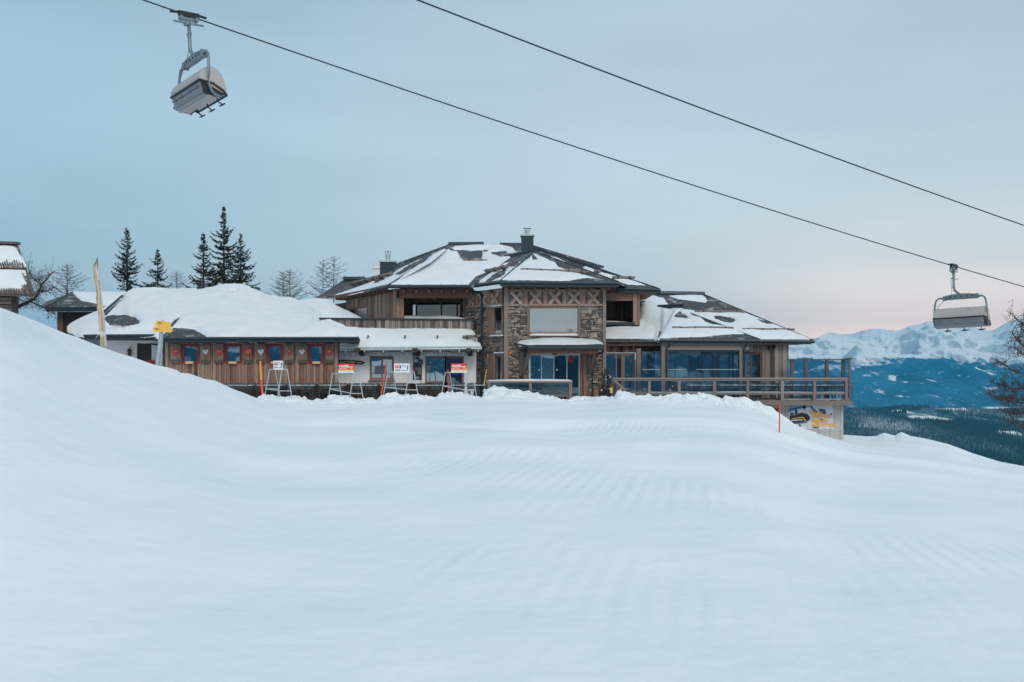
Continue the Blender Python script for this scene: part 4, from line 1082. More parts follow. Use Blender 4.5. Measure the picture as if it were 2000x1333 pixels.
RY = 59.0; ax = lambda u: fx(u, RY); azz = lambda v: fz(v, RY)
# fascia timbers
g = MB(); g.box(fx(1180, 58.6), fx(1290, 58.6), 58.55, 58.75, fz(676, 58.6), fz(671, 58.6), .6); g.box(fx(1475, 58.6), fx(1583, 58.6), 58.5, 58.65, fz(673, 58.6), fz(667, 58.6), .7)
g.box(fx(1470, 58.6), fx(1570, 58.6), 58.65, 60, fz(673, 58.6), fz(671, 58.6), .3)
g.build("fascia_board", M['wood'], lodge)
g = MB(); g.box(fx(1291, 57.3), fx(1462, 57.3), 57.15, 57.45, fz(684, 57.3), fz(673, 57.3), .75); g.box(fx(1291, 57.1), fx(1475, 57.1), 57.0, 57.12, fz(673, 57.1), fz(668.5, 57.1), .85); g.build("porch_beam", M['grey_wood'], lodge)
# wall left of the porch
lw = MB(flat(RY)); h1 = (ax(1181), ax(1204), -.6, azz(689)); h2 = (ax(1204), ax(1240), -.6, azz(689))
boards(lw, ax(1179), ax(1243), azz(689), azz(672), w=.17, tone=(.2, .6)); lw.build("timber_wall", M['wood'], lodge)
window(lodge, flat(RY), ax(1180), ax(1216), -.2, azz(690), M['warm_wood'], [M['pane'], M['pane_dark']], mulls=(ax(1204),), fw=.08)
window(lodge, flat(RY), ax(1216), ax(1240), -.2, azz(690), M['warm_wood'], [M['pane']], fw=.12, name="door")
g = MB(); g.tube([P(1247, 776, 58.6), P(1247, 681, 58.6)], .16, 12); g.build("log_post", M['log'], lodge, True)
g = MB(); g.box(ax(1240), ax(1300), RY - .1, RY + .1, azz(684), azz(674), .2); g.build("beam", M['dark_wood'], lodge)
# recessed glazed wall behind the porch
QY = 60.5; qx = lambda u: fx(u, QY)
rw = MB(flat(QY)); boards(rw, qx(1243), qx(1455), fz(690, QY), fz(668, QY), w=.17, tone=(.25, .7)); rw.build("timber_wall", M['brown_wood'], lodge)
window(lodge, flat(QY), qx(1243), qx(1298), -.2, fz(690, QY), M['brown_wood'], [M['pane'], M['pane_dark'], M['pane']], mulls=(qx(1262), qx(1278)), fw=.07)
window(lodge, flat(QY), qx(1298), qx(1395), -.2, fz(690, QY), M['warm_wood'], [M['pane'], M['pane_mid'], M['pane_dark'], M['pane']], mulls=(qx(1319), qx(1345), qx(1372)), fw=.08)
g = MB(flat(QY)); g.box(qx(1391), qx(1400), -.06, .2, -.2, fz(684, QY)); g.build("corner_post", M['warm_wood'], lodge)
window(lodge, flat(QY), qx(1400), qx(1446), -.2, fz(690, QY), M['grey_wood'], [M['pane'], M['pane']], mulls=(qx(1424),), fw=.13, name="terrace_door")
# porch posts
for u0, u1 in ((1291, 1303), (1443, 1451)):
    g = MB(); g.box(fx(u0, 57.3), fx(u1, 57.3), 57.1, 57.4, -.2, fz(684, 57.3), .7); g.build("porch_post", M['grey_wood'], lodge)
for uu in (1303, 1454):
    g = MB(); g.tube([P(uu + 6, 667, 56.9), P(uu + 5, 674, 56.9), P(uu - 1, 681, 57.0), P(uu - 1, 777, 57.0)], .055, 8)
    for v in (700, 722, 737): g.tube([P(uu - 1, v, 57.0), P(uu - 1, v + 1.5, 57.0)], .07, 8)
    g.build("downpipe", M['metal_dark'], lodge)
# sliding wind-break panes between the posts
for i, (u0, u1) in enumerate(((1254, 1272), (1273, 1290), (1304, 1338), (1339, 1372), (1373, 1408), (1409, 1442))):
    g = MB(); g.box(fx(u0, 57.3), fx(u1, 57.3), 57.24 + .03 * (i % 2), 57.255 + .03 * (i % 2), .3, fz(687, 57.3)); g.build("wind_pane", M['screen_glass'], lodge)
g = MB()
for u0, u1 in ((1254, 1290), (1304, 1340), (1360, 1442)): g.box(fx(u0, 57.2), fx(u1, 57.2), 57.17, 57.2, fz(722.6, 57.2), fz(721.6, 57.2))
g.build("push_bar", M['metal_light'], lodge)
g = MB(); g.box(fx(1304, 57.3), fx(1442, 57.3), 57.2, 57.35, fz(687, 57.3), fz(684.2, 57.3)); g.build("pane_track", M['metal_dark'], lodge)
# right end wall
ew = MB(flat(RY)); eh = (ax(1452), ax(1488), -.3, azz(688))
boards(ew, ax(1452), ax(1540), -.3, azz(671), [eh], w=.24, tone=(.5, 1)); ew.build("timber_wall", M['grey_wood'], lodge)
window(lodge, flat(RY), *eh, M['brown_wood'], [M['pane_bright'], M['pane']], mulls=(ax(1467),), fw=.1)
g = MB(); g.box(ax(1540) - .1, ax(1540), RY + .1, 66, -.3, azz(671), .6); g.build("side_wall", M['wood'], lodge)
for uu, vv, r_ in ((1504, 678.5, .1), (1513, 677, .06), (1232, 678, .06)):
    g = MB(); p = P(uu, vv, RY - .2); g.box(p.x - r_, p.x + r_, p.y - .1, p.y + .2, p.z - r_ * 1.2, p.z + r_ * 1.2); g.tube([(p.x, p.y - .1, p.z), (p.x, p.y - .16, p.z - .03)], r_ * .8, 10)
    g.build("wall_lamp", M['black'], lodge)
# upper right loggia
ul = MB(flat(62.4)); boards(ul, fx(1178, 62.4), fx(1245, 62.4), 4.0, 6.3, w=.17, tone=(.0, .35)); ul.build("timber_wall", M['grey_wood'], lodge)
ul = MB(flat(60.4)); boards(ul, fx(1236, 60.4), fx(1250, 60.4), 4.35, z_ - .1, w=.2, tone=(.45, .8)); ul.build("corner_post", M['wood'], lodge)
g = MB(); g.box(fx(1250, 60.4) - .14, fx(1250, 60.4) - .02, 60.45, 66, 4.0, 6.35, .5); g.build("side_wall", M['wood'], lodge)
g = MB(); g.box(fx(1178, 60.4), fx(1240, 60.4), 60.3, 60.6, fz(635.5, 60.4), fz(629.5, 60.4)); g.build("parapet_cap", M['metal_dark'], lodge)
loft("balcony_snow", [(1180, 630, 60.4, 627, 61), (1200, 630, 60.4, 627.5, 61), (1225, 630, 60.4, 629, 60.8), (1232, 630.5, 60.4, 630, 60.6)], M['roof_snow'], lodge, rows=8, T=.03, back=False, rag=.3)
g = MB(); g.tube([P(1203, 559, 56.2), P(1199, 566, 56.6), P(1183, 573, 57.2), P(1182, 580, 57.3)], .06, 8); g.build("downpipe", M['metal_dark'], lodge)

# --- terrace deck
deck = thing("terrace_deck", "raised timber terrace with glass and wood railing along the right side of the lodge", "terrace", (10, 56, 0))
DY = 54.5; dx = lambda u: fx(u, DY); dz = lambda v: fz(v, DY)
fl = .10
g = MB(); x = dx(1205)
while x < dx(1657): g.box(x, x + .14, DY - .1, 62, fl - .05, fl, random.random()); x += .15
g.build("deck_floor", M['grey_wood'], deck)
g = MB(); g.bar((dx(1380), DY - .2, fl - .14), (dx(1662), DY - .2, fl - .17), .08, .26, .55); g.bar((dx(1200), DY - .18, fl - .35), (dx(1520), DY - .18, fl - .35), .08, .2, .35)
g.box(dx(1662) - .05, dx(1662) + .03, DY - .2, 60, fl - .3, fl - .02, .4); g.build("edge_beam", M['grey_wood'], deck)
posts = [1268, 1326, 1395, 1460, 1527, 1590, 1652]
for uu in posts:
    g = MB(); g.box(dx(uu) - .075, dx(uu) + .075, DY - .12, DY + .02, fl - .25, dz(744.7), random.uniform(.5, .9)); g.build("post", M['grey_wood'], deck)
g = MB(); g.box(dx(1196), dx(1655), DY - .17, DY + .07, dz(741), dz(738), .8); g.box(dx(1196), dx(1655), DY - .135, DY - .05, dz(744.5), dz(741.1), .55); g.build("handrail", M['grey_wood'], deck)
g = MB(); g.box(dx(1205), dx(1652), DY - .09, DY - .01, dz(771), dz(766), .5); g.build("lower_rail", M['grey_wood'], deck)
ends = [1205] + posts
for a, b in zip(ends[:-1], ends[1:]):
    g = MB(); g.box(dx(a) + .08, dx(b) - .08, DY - .055, DY - .04, dz(766), dz(745)); g.build("glass_panel", M['rail_glass'], deck)
loft("rail_snow", [(1268, 767, DY - .1, 765, DY), (1300, 767, DY - .1, 765.2, DY), (1400, 767, DY - .1, 765.3, DY), (1500, 767, DY - .1, 765.4, DY), (1650, 767, DY - .1, 765.8, DY)], M['roof_snow'], deck, rows=5, T=.02, back=False, rag=.6)
# tall glass wind screen at the right end
SY = 58.0; sx_ = lambda u: fx(u, SY)
for uu in (1547, 1574, 1615, 1647):
    g = MB(); g.box(sx_(uu) - .09, sx_(uu) + .09, SY - .05, SY + .08, fl, fz(704, SY), .35); g.build("screen_post", M['grey_wood'], deck)
g = MB(); g.box(sx_(1538), sx_(1650), SY - .1, SY + .1, fz(704, SY), fz(701.5, SY), .3); g.bar(P(1650, 702.5, SY), P(1663, 700.5, 54.7), .12, .09, .3); g.bar(P(1652, 738, SY), P(1661, 736, 54.7), .05, .05, .3); g.build("screen_rail", M['grey_wood'], deck)
for a, b in ((1548, 1573), (1575, 1614), (1616, 1646)):
    g = MB(); g.box(sx_(a) + .05, sx_(b) - .05, SY, SY + .015, fl, fz(704.5, SY)); g.build("screen_pane", M['screen_glass'], deck)
g = MB(); g.bar(P(1648, 740, SY), P(1661.5, 739, 54.75), .015, 2.05); g.build("screen_pane", M['screen_glass'], deck)
g = MB(); g.box(dx(1661) - .04, dx(1661) + .04, DY + .1, DY + .2, fl - .1, dz(701), .4); g.build("screen_post", M['grey_wood'], deck)
# stair railing at the deck's left end
g = MB(); g.bar(P(1196, 742, 54.5), P(1220, 762, 53.2), .16, .09, .7); g.box(fx(1197, 54.4) - .05, fx(1197, 54.4) + .07, 54.3, 54.45, -.4, fz(743, 54.4), .6); g.box(fx(1217, 53.3) - .09, fx(1217, 53.3) + .09, 53.2, 53.4, -.7, fz(763, 53.3), .4)
for i in range(6):
    t = i / 6; p = P(1199, 744, 54.45).lerp(P(1215, 760, 53.3), t); g.box(p.x, p.x + .085, p.y, p.y + .03, -.7, p.z - .05, random.random())
g.build("stair_railing", M['grey_wood'], deck)
# low glass railing in front of the entrance
fr = thing("glass_railing", "snow-topped glass and timber railing in front of the entrance doors", "railing", (1.0, 54, 0))
EY = 54.3; ex = lambda u: fx(u, EY); ez = lambda v: fz(v, EY)
for uu in (955, 1036, 1114):
    g = MB(); g.box(ex(uu) - .08, ex(uu) + .08, EY - .08, EY + .08, -.6, ez(745), .7); g.build("post", M['grey_wood'], fr)
g = MB(); g.box(ex(950), ex(1118), EY - .12, EY + .12, ez(747.5), ez(744), .8); g.build("handrail", M['wood'], fr)
g = MB(); g.box(ex(955), ex(1114), EY - .04, EY + .04, ez(776), ez(771), .5); g.build("lower_rail", M['grey_wood'], fr)
for a, b in ((955, 1036), (1036, 1114)):
    g = MB(); g.box(ex(a) + .09, ex(b) - .09, EY - .01, EY + .005, ez(771), ez(747.6)); g.build("glass_panel", M['rail_glass'], fr)
loft("rail_snow", [(949, 744.5, EY - .12, 743.8, EY), (956, 744.5, EY - .12, 742, EY), (1030, 744, EY - .12, 741, EY), (1110, 744, EY - .12, 741.5, EY), (1118, 744, EY - .12, 743.6, EY)], M['roof_snow'], fr, rows=6, T=.035, rag=.5)

# --- concrete basement on the right with big banner
BY = 55.4; bxx = lambda u: fx(u, BY); bz = lambda v: fz(v, BY)
g = MB(); g.box(bxx(1522), bxx(1647), BY, 62, -4.5, bz(783)); 
cw = g.build("concrete_wall", M['concrete'], lodge)
g = MB()
for uu in (1534, 1599, 1621, 1641): g.box(bxx(uu) - .008, bxx(uu) + .008, BY - .006, BY, -4.5, bz(789))
for v, a, b in ((803, 1524, 1542), (800, 1629, 1647), (844, 1560, 1647)): g.box(bxx(a), bxx(b), BY - .005, BY, bz(v) - .006, bz(v) + .006)
g.build("wall_joint", M['mortar'], cw)
g = MB(); g.box(bxx(1519), bxx(1652), BY - .75, BY + .1, bz(787.5), bz(780)); g.build("gutter", M['metal_dark'], lodge)
g = MB(); g.box(bxx(1521), bxx(1651), BY - .78, BY - .74, bz(780.2), bz(778.6)); g.build("gutter_lip", M['metal_light'], lodge)
g = MB(); g.box(bxx(1641), bxx(1647), BY - .5, BY, bz(793), bz(787.6)); g.build("bracket", M['dark_wood'], lodge)
w_ = MB(flat(55.9)); boards(w_, fx(1380, 55.9), fx(1522, 55.9), -3, fz(782, 55.9), w=.2, tone=(.1, .9)); w_.build("timber_wall", M['wood'], lodge)

# ------------------------------------------------------------------ banner on the concrete wall
ban = thing("printed_banner", "printed banner with black helicopter and yellow lettering on the concrete basement wall", "banner", (bxx(1585), BY, bz(838)))
bX = lambda u: bxx(u); WB = flat(BY - .04)
y0 = -.0
M['ban_sky'] = mat("banner_blue", (.16, .34, .50), rough=.6, noise=(1.2, .25))
M['ban_snow'] = mat("banner_snow", (.62, .64, .70), rough=.6, noise=(4, .2))
M['ban_rock'] = mat("banner_rock", (.07, .11, .19), rough=.6, noise=(5, .4))
M['ban_yel'] = mat("banner_yellow", (.85, .43, .05), rough=.6)
def flatpoly(pts, y, m, parent, name):
    g = MB(); g.prism([(bX(u), BY - .03 + y, bz(v)) for u, v in pts], (0, .006, 0)); return g.build(name, m, parent)
flatpoly([(1541, 787.8), (1626, 787.8), (1627, 838), (1541, 838)], 0, M['ban_snow'], ban, "cloth")
flatpoly([(1541, 788), (1600, 788), (1580, 795), (1560, 800), (1541, 806)], -.008, M['ban_sky'], ban, "printed_sky")
for pts in ([(1581, 794), (1586, 793), (1592, 801), (1598, 806), (1592, 807), (1586, 801)], [(1597, 798), (1611, 800), (1614, 807), (1611, 811), (1606, 809), (1600, 804)], [(1543, 806), (1552, 807), (1549, 812), (1543, 813)], [(1602, 818), (1609, 820), (1605, 824), (1600, 821)], [(1560, 828), (1563, 829), (1566, 836), (1560, 835)], [(1568, 790), (1574, 796), (1571, 801), (1567, 797)], [(1618, 812), (1624, 806), (1625, 812)], [(1585, 834), (1600, 834), (1597, 837), (1588, 837)]):
    flatpoly(pts, -.008, M['ban_rock'], ban, "printed_rock")
heli = [(1542, 813), (1555, 811), (1560, 808), (1568, 806.5), (1576, 809), (1581, 814), (1582, 819), (1578, 823), (1560, 825), (1552, 829), (1545, 826), (1542, 820)]
flatpoly(heli, -.016, M['black'], ban, "printed_helicopter")
flatpoly([(1552, 797), (1554.5, 797), (1558, 808), (1553, 812)], -.017, M['black'], ban, "printed_mast")
flatpoly([(1541, 800.2), (1592, 786.5), (1594, 787), (1541, 802)], -.018, M['black'], ban, "printed_rotor")
flatpoly([(1546, 818), (1566, 814.5), (1569, 815), (1574, 823), (1572, 823.5), (1567, 816.5), (1546, 819.5)], -.024, M['ban_yel'], ban, "printed_stripe")
flatpoly([(1543, 821), (1566, 819), (1568, 821), (1545, 823)], -.024, M['ban_snow'], ban, "printed_fuselage_light")
flatpoly([(1552, 826), (1578, 822), (1575, 826), (1556, 829)], -.022, M['ban_rock'], ban, "printed_skid")
for a in ((1609.5, 793.5, 1615.5, 789.5), (1615.5, 793.5, 1622.5, 789.5)):
    flatpoly([(a[0], a[1]), (a[0], a[3] + 1), ((a[0] + a[2]) / 2, a[3]), (a[2], a[3] + 1), (a[2], a[1])], -.016, M['ban_yel'], ban, "printed_emblem")
for s, u, v, sz in (("FÜR DIE", 1581, 809.5, .17), ("FREIHEIT", 1587, 817, .235), ("ÜBER DEN", 1584, 825.3, .17), ("NÄCHTEN", 1585, 833.5, .235)):
    text(s, sz, M['ban_yel'], ban, Matrix.Translation((bX(u), BY - .055, bz(v))), bold=.012, sx=1.12)
g = MB(); g.box(bX(1585), bX(1606), BY - .05, BY - .04, bz(792), bz(790), 0); g.box(bX(1587), bX(1606), BY - .05, BY - .04, bz(798), bz(796), 0)
g.build("printed_line", M['ban_snow'], ban)["kind"] = "stuff"

# ------------------------------------------------------------------ left timber wing
chal = thing("timber_chalet", "low timber chalet wing with four red-framed windows and thick snow on its roof", "chalet", (-14, 58, 0))
CY = 58.0; cx = lambda u: fx(u, CY); cz = lambda v: fz(v, CY); WC = flat(CY)
wins = [(355, 391), (439, 473), (521.5, 552.5), (602, 633)]
hl = [(cx(a), cx(b), cz(711), cz(672)) for a, b in wins]
g = MB(WC); boards(g, cx(324), cx(661), cz(752), cz(664), hl, w=.17, tone=(.25, .75)); g.build("timber_wall", M['wood'], chal)
g = MB(WC); g.box(cx(324), cx(661), -.1, .0, cz(757), cz(751)); g.box(cx(324), cx(661), -.05, .2, -.8, cz(757)); g.build("plinth", M['dark_wood'], chal)
g = MB(WC)
for uu in (327, 420, 502, 582, 657):
    g = MB(WC); g.box(cx(uu) - .08, cx(uu) + .08, -.13, -.0, cz(752), cz(666), .8); g.build("wall_post", M['wood'], chal)
hearts = [("red", 344.5, 1.0), ("white", 404, .8), ("red", 431, 1.0), ("red", 486.5, 1.2), ("white", 511.5, .9), ("red", 567, .72), ("white", 591.5, .85), ("red", 645.5, .8)]
order = ["leftmost red heart with white script, beside the first red window", "small white heart on the shutter right of the first red window", "red heart with white script on the shutter left of the second window",
         "largest red heart, on the shutter right of the second window", "white heart on the shutter left of the third red window", "smallest red heart, on the shutter right of the third window",
         "white pointed heart on the shutter left of the fourth window", "rightmost red heart, on the last shutter near the white wall"]
shut = [(336, 354), (394, 412), (420, 438), (477, 494), (502, 520), (558, 575), (583, 601), (637, 653)]
for (a, b) in wins:
    fr_ = window(chal, WC, cx(a), cx(b), cz(711), cz(672), M['red'], M['pane'], fw=.14, y=-.02, depth=.14)
    g = MB(WC); g.box(cx(a + 10), cx(a + 25), -.28, -.06, cz(711), cz(706.5)); g.build("flower_box", M['lime'], fr_)
for (a, b) in shut:
    g = MB(WC); w = (cx(b) - cx(a)) / 3
    for i in range(3): g.box(cx(a) + i * w + .006, cx(a) + (i + 1) * w - .006, -.17, -.13, cz(710), cz(673), random.uniform(.45, .85))
    s_ = g.build("shutter", M['wood'], chal)
    g = MB(WC); g.box(cx(a) + .01, cx(b) - .01, -.21, -.17, cz(678.5), cz(675), .6); g.build("shutter_batten", M['grey_wood'], s_); g = MB(WC); g.box(cx(a) + .01, cx(b) - .01, -.24, -.17, cz(709), cz(703), .25); g.build("shutter_ledge", M['grey_wood'], s_)
for (c_, uu, sc), lab in zip(hearts, order):
    g = MB(); pts = []
    tilt = random.uniform(-.2, .2)
    for k in range(28):
        t = k / 28 * 2 * math.pi
        hx = 16 * math.sin(t) ** 3 / 17; hzv = (13 * math.cos(t) - 5 * math.cos(2 * t) - 2 * math.cos(3 * t) - math.cos(4 * t)) / 17
        if hzv < 0: hzv *= 1.15
        x = hx * .2 * sc; z = hzv * .21 * sc
        pts.append((cx(uu) + x * math.cos(tilt) - z * math.sin(tilt), CY - .245, cz(687.5) + z * math.cos(tilt) + x * math.sin(tilt)))
    g.prism(pts[::-1], (0, .03, 0)); o = g.build("heart_plaque", M['red_bright'] if c_ == "red" else M['white'], None, origin=(cx(uu), CY - .23, cz(687.5)))
    tag(o, order[order.index(lab)], "heart decoration", "heart plaques on the chalet shutters")
    g = MB()
    for r_i, dz_ in enumerate(((.035,) if sc < 1.1 else (.06, -.03))):
        L_ = .11 * sc; pp = [(cx(uu) + L_ * (i / 5 - 1), CY - .252, cz(687.5) + dz_ + .012 * (-1) ** i) for i in range(11)]
        g.tube(pp, .012, 4)
    s_ = g.build("script_line", M['white'] if c_ == "red" else M['metal'], o)
# recess with white wall, dark door and red bench at the left of the chalet
LY = 60.5; lx = lambda u: fx(u, LY); lz = lambda v: fz(v, LY)
g = MB(flat(LY)); g.box(lx(195), lx(267), 0, .3, -.5, lz(652)); g.box(lx(296), lx(330), 0, .3, -.5, lz(652)); g.box(lx(267), lx(296), 0, .3, lz(671), lz(652)); g.build("plaster_wall", M['plaster'], chal)
g = MB(flat(LY)); g.box(lx(267), lx(296), .15, .25, -.5, lz(671)); g.build("door", M['black'], chal)
g = MB(); g.box(cx(318), cx(325), CY + .02, LY, -.6, cz(664), .3); g.build("side_wall", M['dark_wood'], chal)
g = MB(); g.tube([P(296, 672, 60.3), P(308, 674, 60), P(317, 682, 59.8), P(320, 692, 59.8), P(320, 720, 59.8)], .05, 6); g.build("downpipe", M['black'], chal)
g = MB(); g.box(fx(288, 60), fx(305, 60), 59.9, 60.2, fz(720, 60), fz(704, 60)); tag(g.build("red_bench", M['red'], None), "red bench against the dark entrance of the chalet, half hidden by the snow slope", "bench")
lt = thing("hanging_lantern", "dark ornate lantern hanging on the white wall under the left eave", "lantern", P(253, 690, 60.3))
g = MB(); p = P(253, 690, 60.2)
g.tube([p + Vector((0, 0, .12)), p - Vector((0, 0, .12))], .12, 6, .09); g.tube([p + Vector((0, 0, .3)), p + Vector((0, 0, .12))], .02, 6, .16)
g.tube([p - Vector((0, 0, .12)), p - Vector((0, 0, .38))], .1, 6, .01); g.build("lamp_body", M['bark'], lt)
g = MB(); g.box(p.x - .24, p.x + .24, p.y, p.y + .03, p.z - .06, p.z - .02); g.tube([p + Vector((0, 0, .3)), p + Vector((0, .25, .38))], .02, 5); g.build("wall_arm", M['bark'], lt)

roofcols = [(131, 642, 60.8, 637, 61.3), (139, 646, 60.3, 631, 62), (150, 649, 59.8, 625, 62.8), (165, 652, 59.3, 617, 63.6), (189, 653.5, 58.9, 607, 64.6), (205, 653.5, 58.8, 597, 65.6), (238, 653.5, 58.7, 577, 67.5),
 (252, 653, 58.7, 567, 68), (265, 653, 58.6, 562.5, 68.4), (300, 652, 58.4, 561, 68.4), (320, 655, 57.5, 562, 68.4), (330, 657.5, 56.9, 563, 68.4), (345, 658, 56.8, 563, 68.4), (380, 658, 56.8, 561.5, 68.4), (410, 658, 56.8, 560, 68), (428, 658, 56.8, 555.5, 68), (440, 658, 56.8, 554, 68), (455, 658, 56.8, 553.5, 68), (475, 658, 56.8, 555, 68),
 (490, 658, 56.8, 560, 68), (503, 658, 56.8, 567, 67.5), (520, 658, 56.8, 575.5, 67), (545, 658, 56.8, 579, 67), (570, 658, 56.8, 581, 67), (585, 658, 56.8, 586, 65.8), (600, 658, 56.8, 593, 63.8), (614, 658, 56.8, 602, 61.6), (628, 658, 56.8, 612, 60), (640, 658, 56.8, 620.5, 59.1), (650, 658, 56.8, 627, 58.6), (668, 658, 56.8, 634, 58.2), (685, 658, 56.8, 644, 57.7), (693, 658, 56.8, 650, 57.4), (699, 658, 56.8, 655.5, 57.1)]
cr = loft("roof", roofcols, M['roof'], chal, thin=True, lift=.30, rows=14)
loft("roof_snow", roofcols, M['roof_snow'], cr, rows=70, du=2.0, T=.24, power=.9, seed=6, rag=2.0, bare=[
    [(203, 612), (208, 608), (222, 607), (245, 608), (262, 612), (272, 619), (271, 627), (260, 630), (235, 630), (215, 628), (205, 620)],
    [(200, 606), (237, 577), (241, 578), (207, 610)],
    [(326, 640), (340, 633), (362, 634), (380, 637), (392, 643), (404, 650), (425, 654), (470, 656), (560, 657), (620, 664), (320, 664), (298, 662), (310, 650)],
    [(328, 632), (350, 611), (353, 613), (336, 632)],
    [(212, 634), (250, 637), (300, 638.2), (304, 640), (250, 638.8), (212, 636)],  # strip left bare to draw the thin shadow line
    [(480, 655.5), (520, 654.5), (550, 656), (550, 662), (480, 662)],
    [(449, 561), (456, 560.5), (462, 563), (459, 565), (451, 565)]])
loft("roof_snow", [(556, 640, 60.5, 600, 66), (585, 629, 61.3, 588, 67), (600, 627, 61.5, 584.5, 67), (620, 626, 61.5, 583, 66.6), (640, 625, 61.5, 584, 66.3), (648, 625, 61.4, 588, 65.8), (656, 625, 61.4, 596, 64.8), (676, 625, 61.3, 606, 63.8), (695, 624, 61.2, 615, 62.6), (709, 623.5, 61.1, 621.8, 61.6)], M['roof_snow'], cr, rows=24, T=.2, power=.9, seed=16)
g = MB()
for (a, b) in (((322, 660, 56.7), (700, 659.5, 56.7)), ((165, 655, 58.6), (326, 654, 58.6)), ((326, 655, 58.5), (322, 660, 56.7))):
    p, q = P(*a), P(*b); g.bar(p - Vector((0, 0, .12)), q - Vector((0, 0, .12)), .06, .26); g.tube([p + Vector((0, -.09, -.04)), q + Vector((0, -.09, -.04))], .075, 8)
g.build("gutter", M['metal_dark'], chal)
g = MB(); g.box(fx(322, 57), fx(697, 57), 56.8, 58.1, fz(669, 57), fz(666, 57)); g.box(fx(680, 57), fx(697, 57), 56.75, 60, fz(672, 57), fz(660, 57)); g.box(fx(190, 59), fx(326, 59), 58.7, 60.6, fz(664, 59), fz(661, 59)); g.build("soffit", M['dark_wood'], chal)
logs(cr, P(352, 634, 60.6) + Vector((0, -.35, .12)), P(455, 633, 60.6) + Vector((0, -.35, .10)), .06, 2)
logs(cr, P(213, 636.5, 60.3), P(318, 640.5, 60.1), .035, 2)  # thin tube with clips added to draw the roof's shadow line
g = MB(); g.tube([P(203, 609, 64.5), P(239, 578, 67.4)], .07, 6); g.tube([P(330, 632, 61.8), P(353, 613, 63.9)], .05, 6); g.build("ridge_cap", M['metal_dark'], cr)
g = MB()
for u, v, Y in ((394, 561.5, 68), (498, 563, 67.8)):
    p = P(u, v, Y); g.box(p.x - .25, p.x + .25, p.y - .2, p.y + .4, p.z - .3, p.z + (.12 if u < 450 else .05))
g.build("roof_vent", M['metal_dark'], cr)["kind"] = "stuff"

# ------------------------------------------------------------------ small hip-roofed annex behind, far left
an = thing("annex_house", "small dark-clad annex with overhanging hip roof behind the snow slope at left", "outbuilding", (-29, 68, 0))
AY = 67.0
g = MB(); g.prism([P(90, 600, AY), P(142, 571, 71), P(245, 571, 71), P(250, 600, AY)][::-1], (0, 0, -.14)); g.prism([P(90, 600, AY), P(86, 594, 75), P(142, 571, 71)][::-1], (0, 0, -.1)); 
g.prism([P(142, 571, 71), P(245, 571, 71), P(250, 590, 76), P(90, 590, 76)], (0, 0, -.1)); ar = g.build("roof", M['roof'], an)
plA = plane3((90, 600, AY), (142, 571, 71), (250, 600, AY))
snow_sheet(ar, plA, [[(142, 571), (247, 571), (249, 598), (192, 597), (190, 594), (172, 590), (160, 588), (150, 580)]], [], T=.22, seed=31, dv=.8)
g = MB(); g.bar(P(91, 604.5, AY - .05), P(252, 604.5, AY - .05), .1, .30); g.bar(P(91, 604, AY), P(88, 597, 75), .1, .26); g.tube([P(142, 571, 71), P(91, 599.5, AY)], .05, 6); g.build("fascia", M['metal_dark'], an)
g = MB(flat(AY + .9)); boards(g, fx(113, AY + .9), fx(200, AY + .9), -.5, fz(608, AY), w=.3, tone=(.0, .3)); g.build("timber_wall", M['dark_wood'], an)
g = MB(); g.box(fx(113, AY + .8), fx(124, AY + .8), AY + .7, AY + .9, -.5, fz(608, AY)); g.build("corner_post", M['brown_wood'], an)
g = MB(); g.box(fx(113, AY + .9), fx(113, AY + .9) + .1, AY + 1.1, AY + 7, -.5, fz(608, AY), .2); g.build("side_wall", M['dark_wood'], an)

# ------------------------------------------------------------------ log hut at the left edge
hut = thing("log_hut", "old log hut with steep wooden shingle roof half covered in snow at the left edge", "hut", (-30, 59, 0))
HY = 58.0
hx = lambda u: fx(u, HY)
def shingles(mb, c0, c1, c2, c3, rows, w=.14):
    """c0..c1 lower edge, c3..c2 upper edge"""
    c0, c1, c2, c3 = map(Vector, (c0, c1, c2, c3)); nrm = (c1 - c0).cross(c3 - c0).normalized()
    for i in range(rows):
        a, b = i / rows, (i + 1.25) / rows
        pa, pb = c0.lerp(c3, a), c1.lerp(c2, a); qa, qb = c0.lerp(c3, min(1, b)), c1.lerp(c2, min(1, b))
        L_ = (pb - pa).length; n = max(2, int(L_ / w)); t = 0
        for k in range(n):
            t0, t1 = k / n, (k + 1) / n - .01; jl = random.uniform(-.04, .04)
            p0, p1, r0, r1 = pa.lerp(pb, t0), pa.lerp(pb, t1), qa.lerp(qb, t0), qa.lerp(qb, t1)
            p0 = p0.lerp(r0, jl); p1 = p1.lerp(r1, jl)
            lift = nrm * (.05 + random.uniform(0, .012))
            mb.add([p0 + lift, p1 + lift, r1 + nrm * .012, r0 + nrm * .012, p0 + lift - nrm * .03, p1 + lift - nrm * .03], [(0, 1, 2, 3), (4, 5, 1, 0)], random.uniform(.1, .85))
up1, up0 = P(35, 477, 60.6), P(-120, 474, 60.6)
mid1, mid0 = P(52, 527, 59.0), P(-120, 524, 59.0)
midb1, midb0 = P(50, 529, 59.0), P(-120, 526, 59.0)
lo1, lo0 = P(69, 576, 57.6), P(-120, 571, 57.6)
g = MB(); shingles(g, lo0, lo1, midb1, midb0, 6); shingles(g, mid0 + Vector((0, -.12, .02)), mid1 + Vector((0, -.12, .02)), up1, up0, 7)
g.prism([up0, up1, lo1, lo0], (0, .03, -.12), .2)
far1, far0 = P(30, 560, 66.0), P(-180, 560, 66.0)
g.prism([up1, up0, far0, far1], (0, 0, -.1), .3)
hr = g.build("shingle_roof", M['grey_wood'], hut)
g = MB(); g.bar(up0 + Vector((0, 0, .05)), up1 + Vector((.05, 0, .04)), .5, .14, .3); g.build("ridge_board", M['grey_wood'], hr)
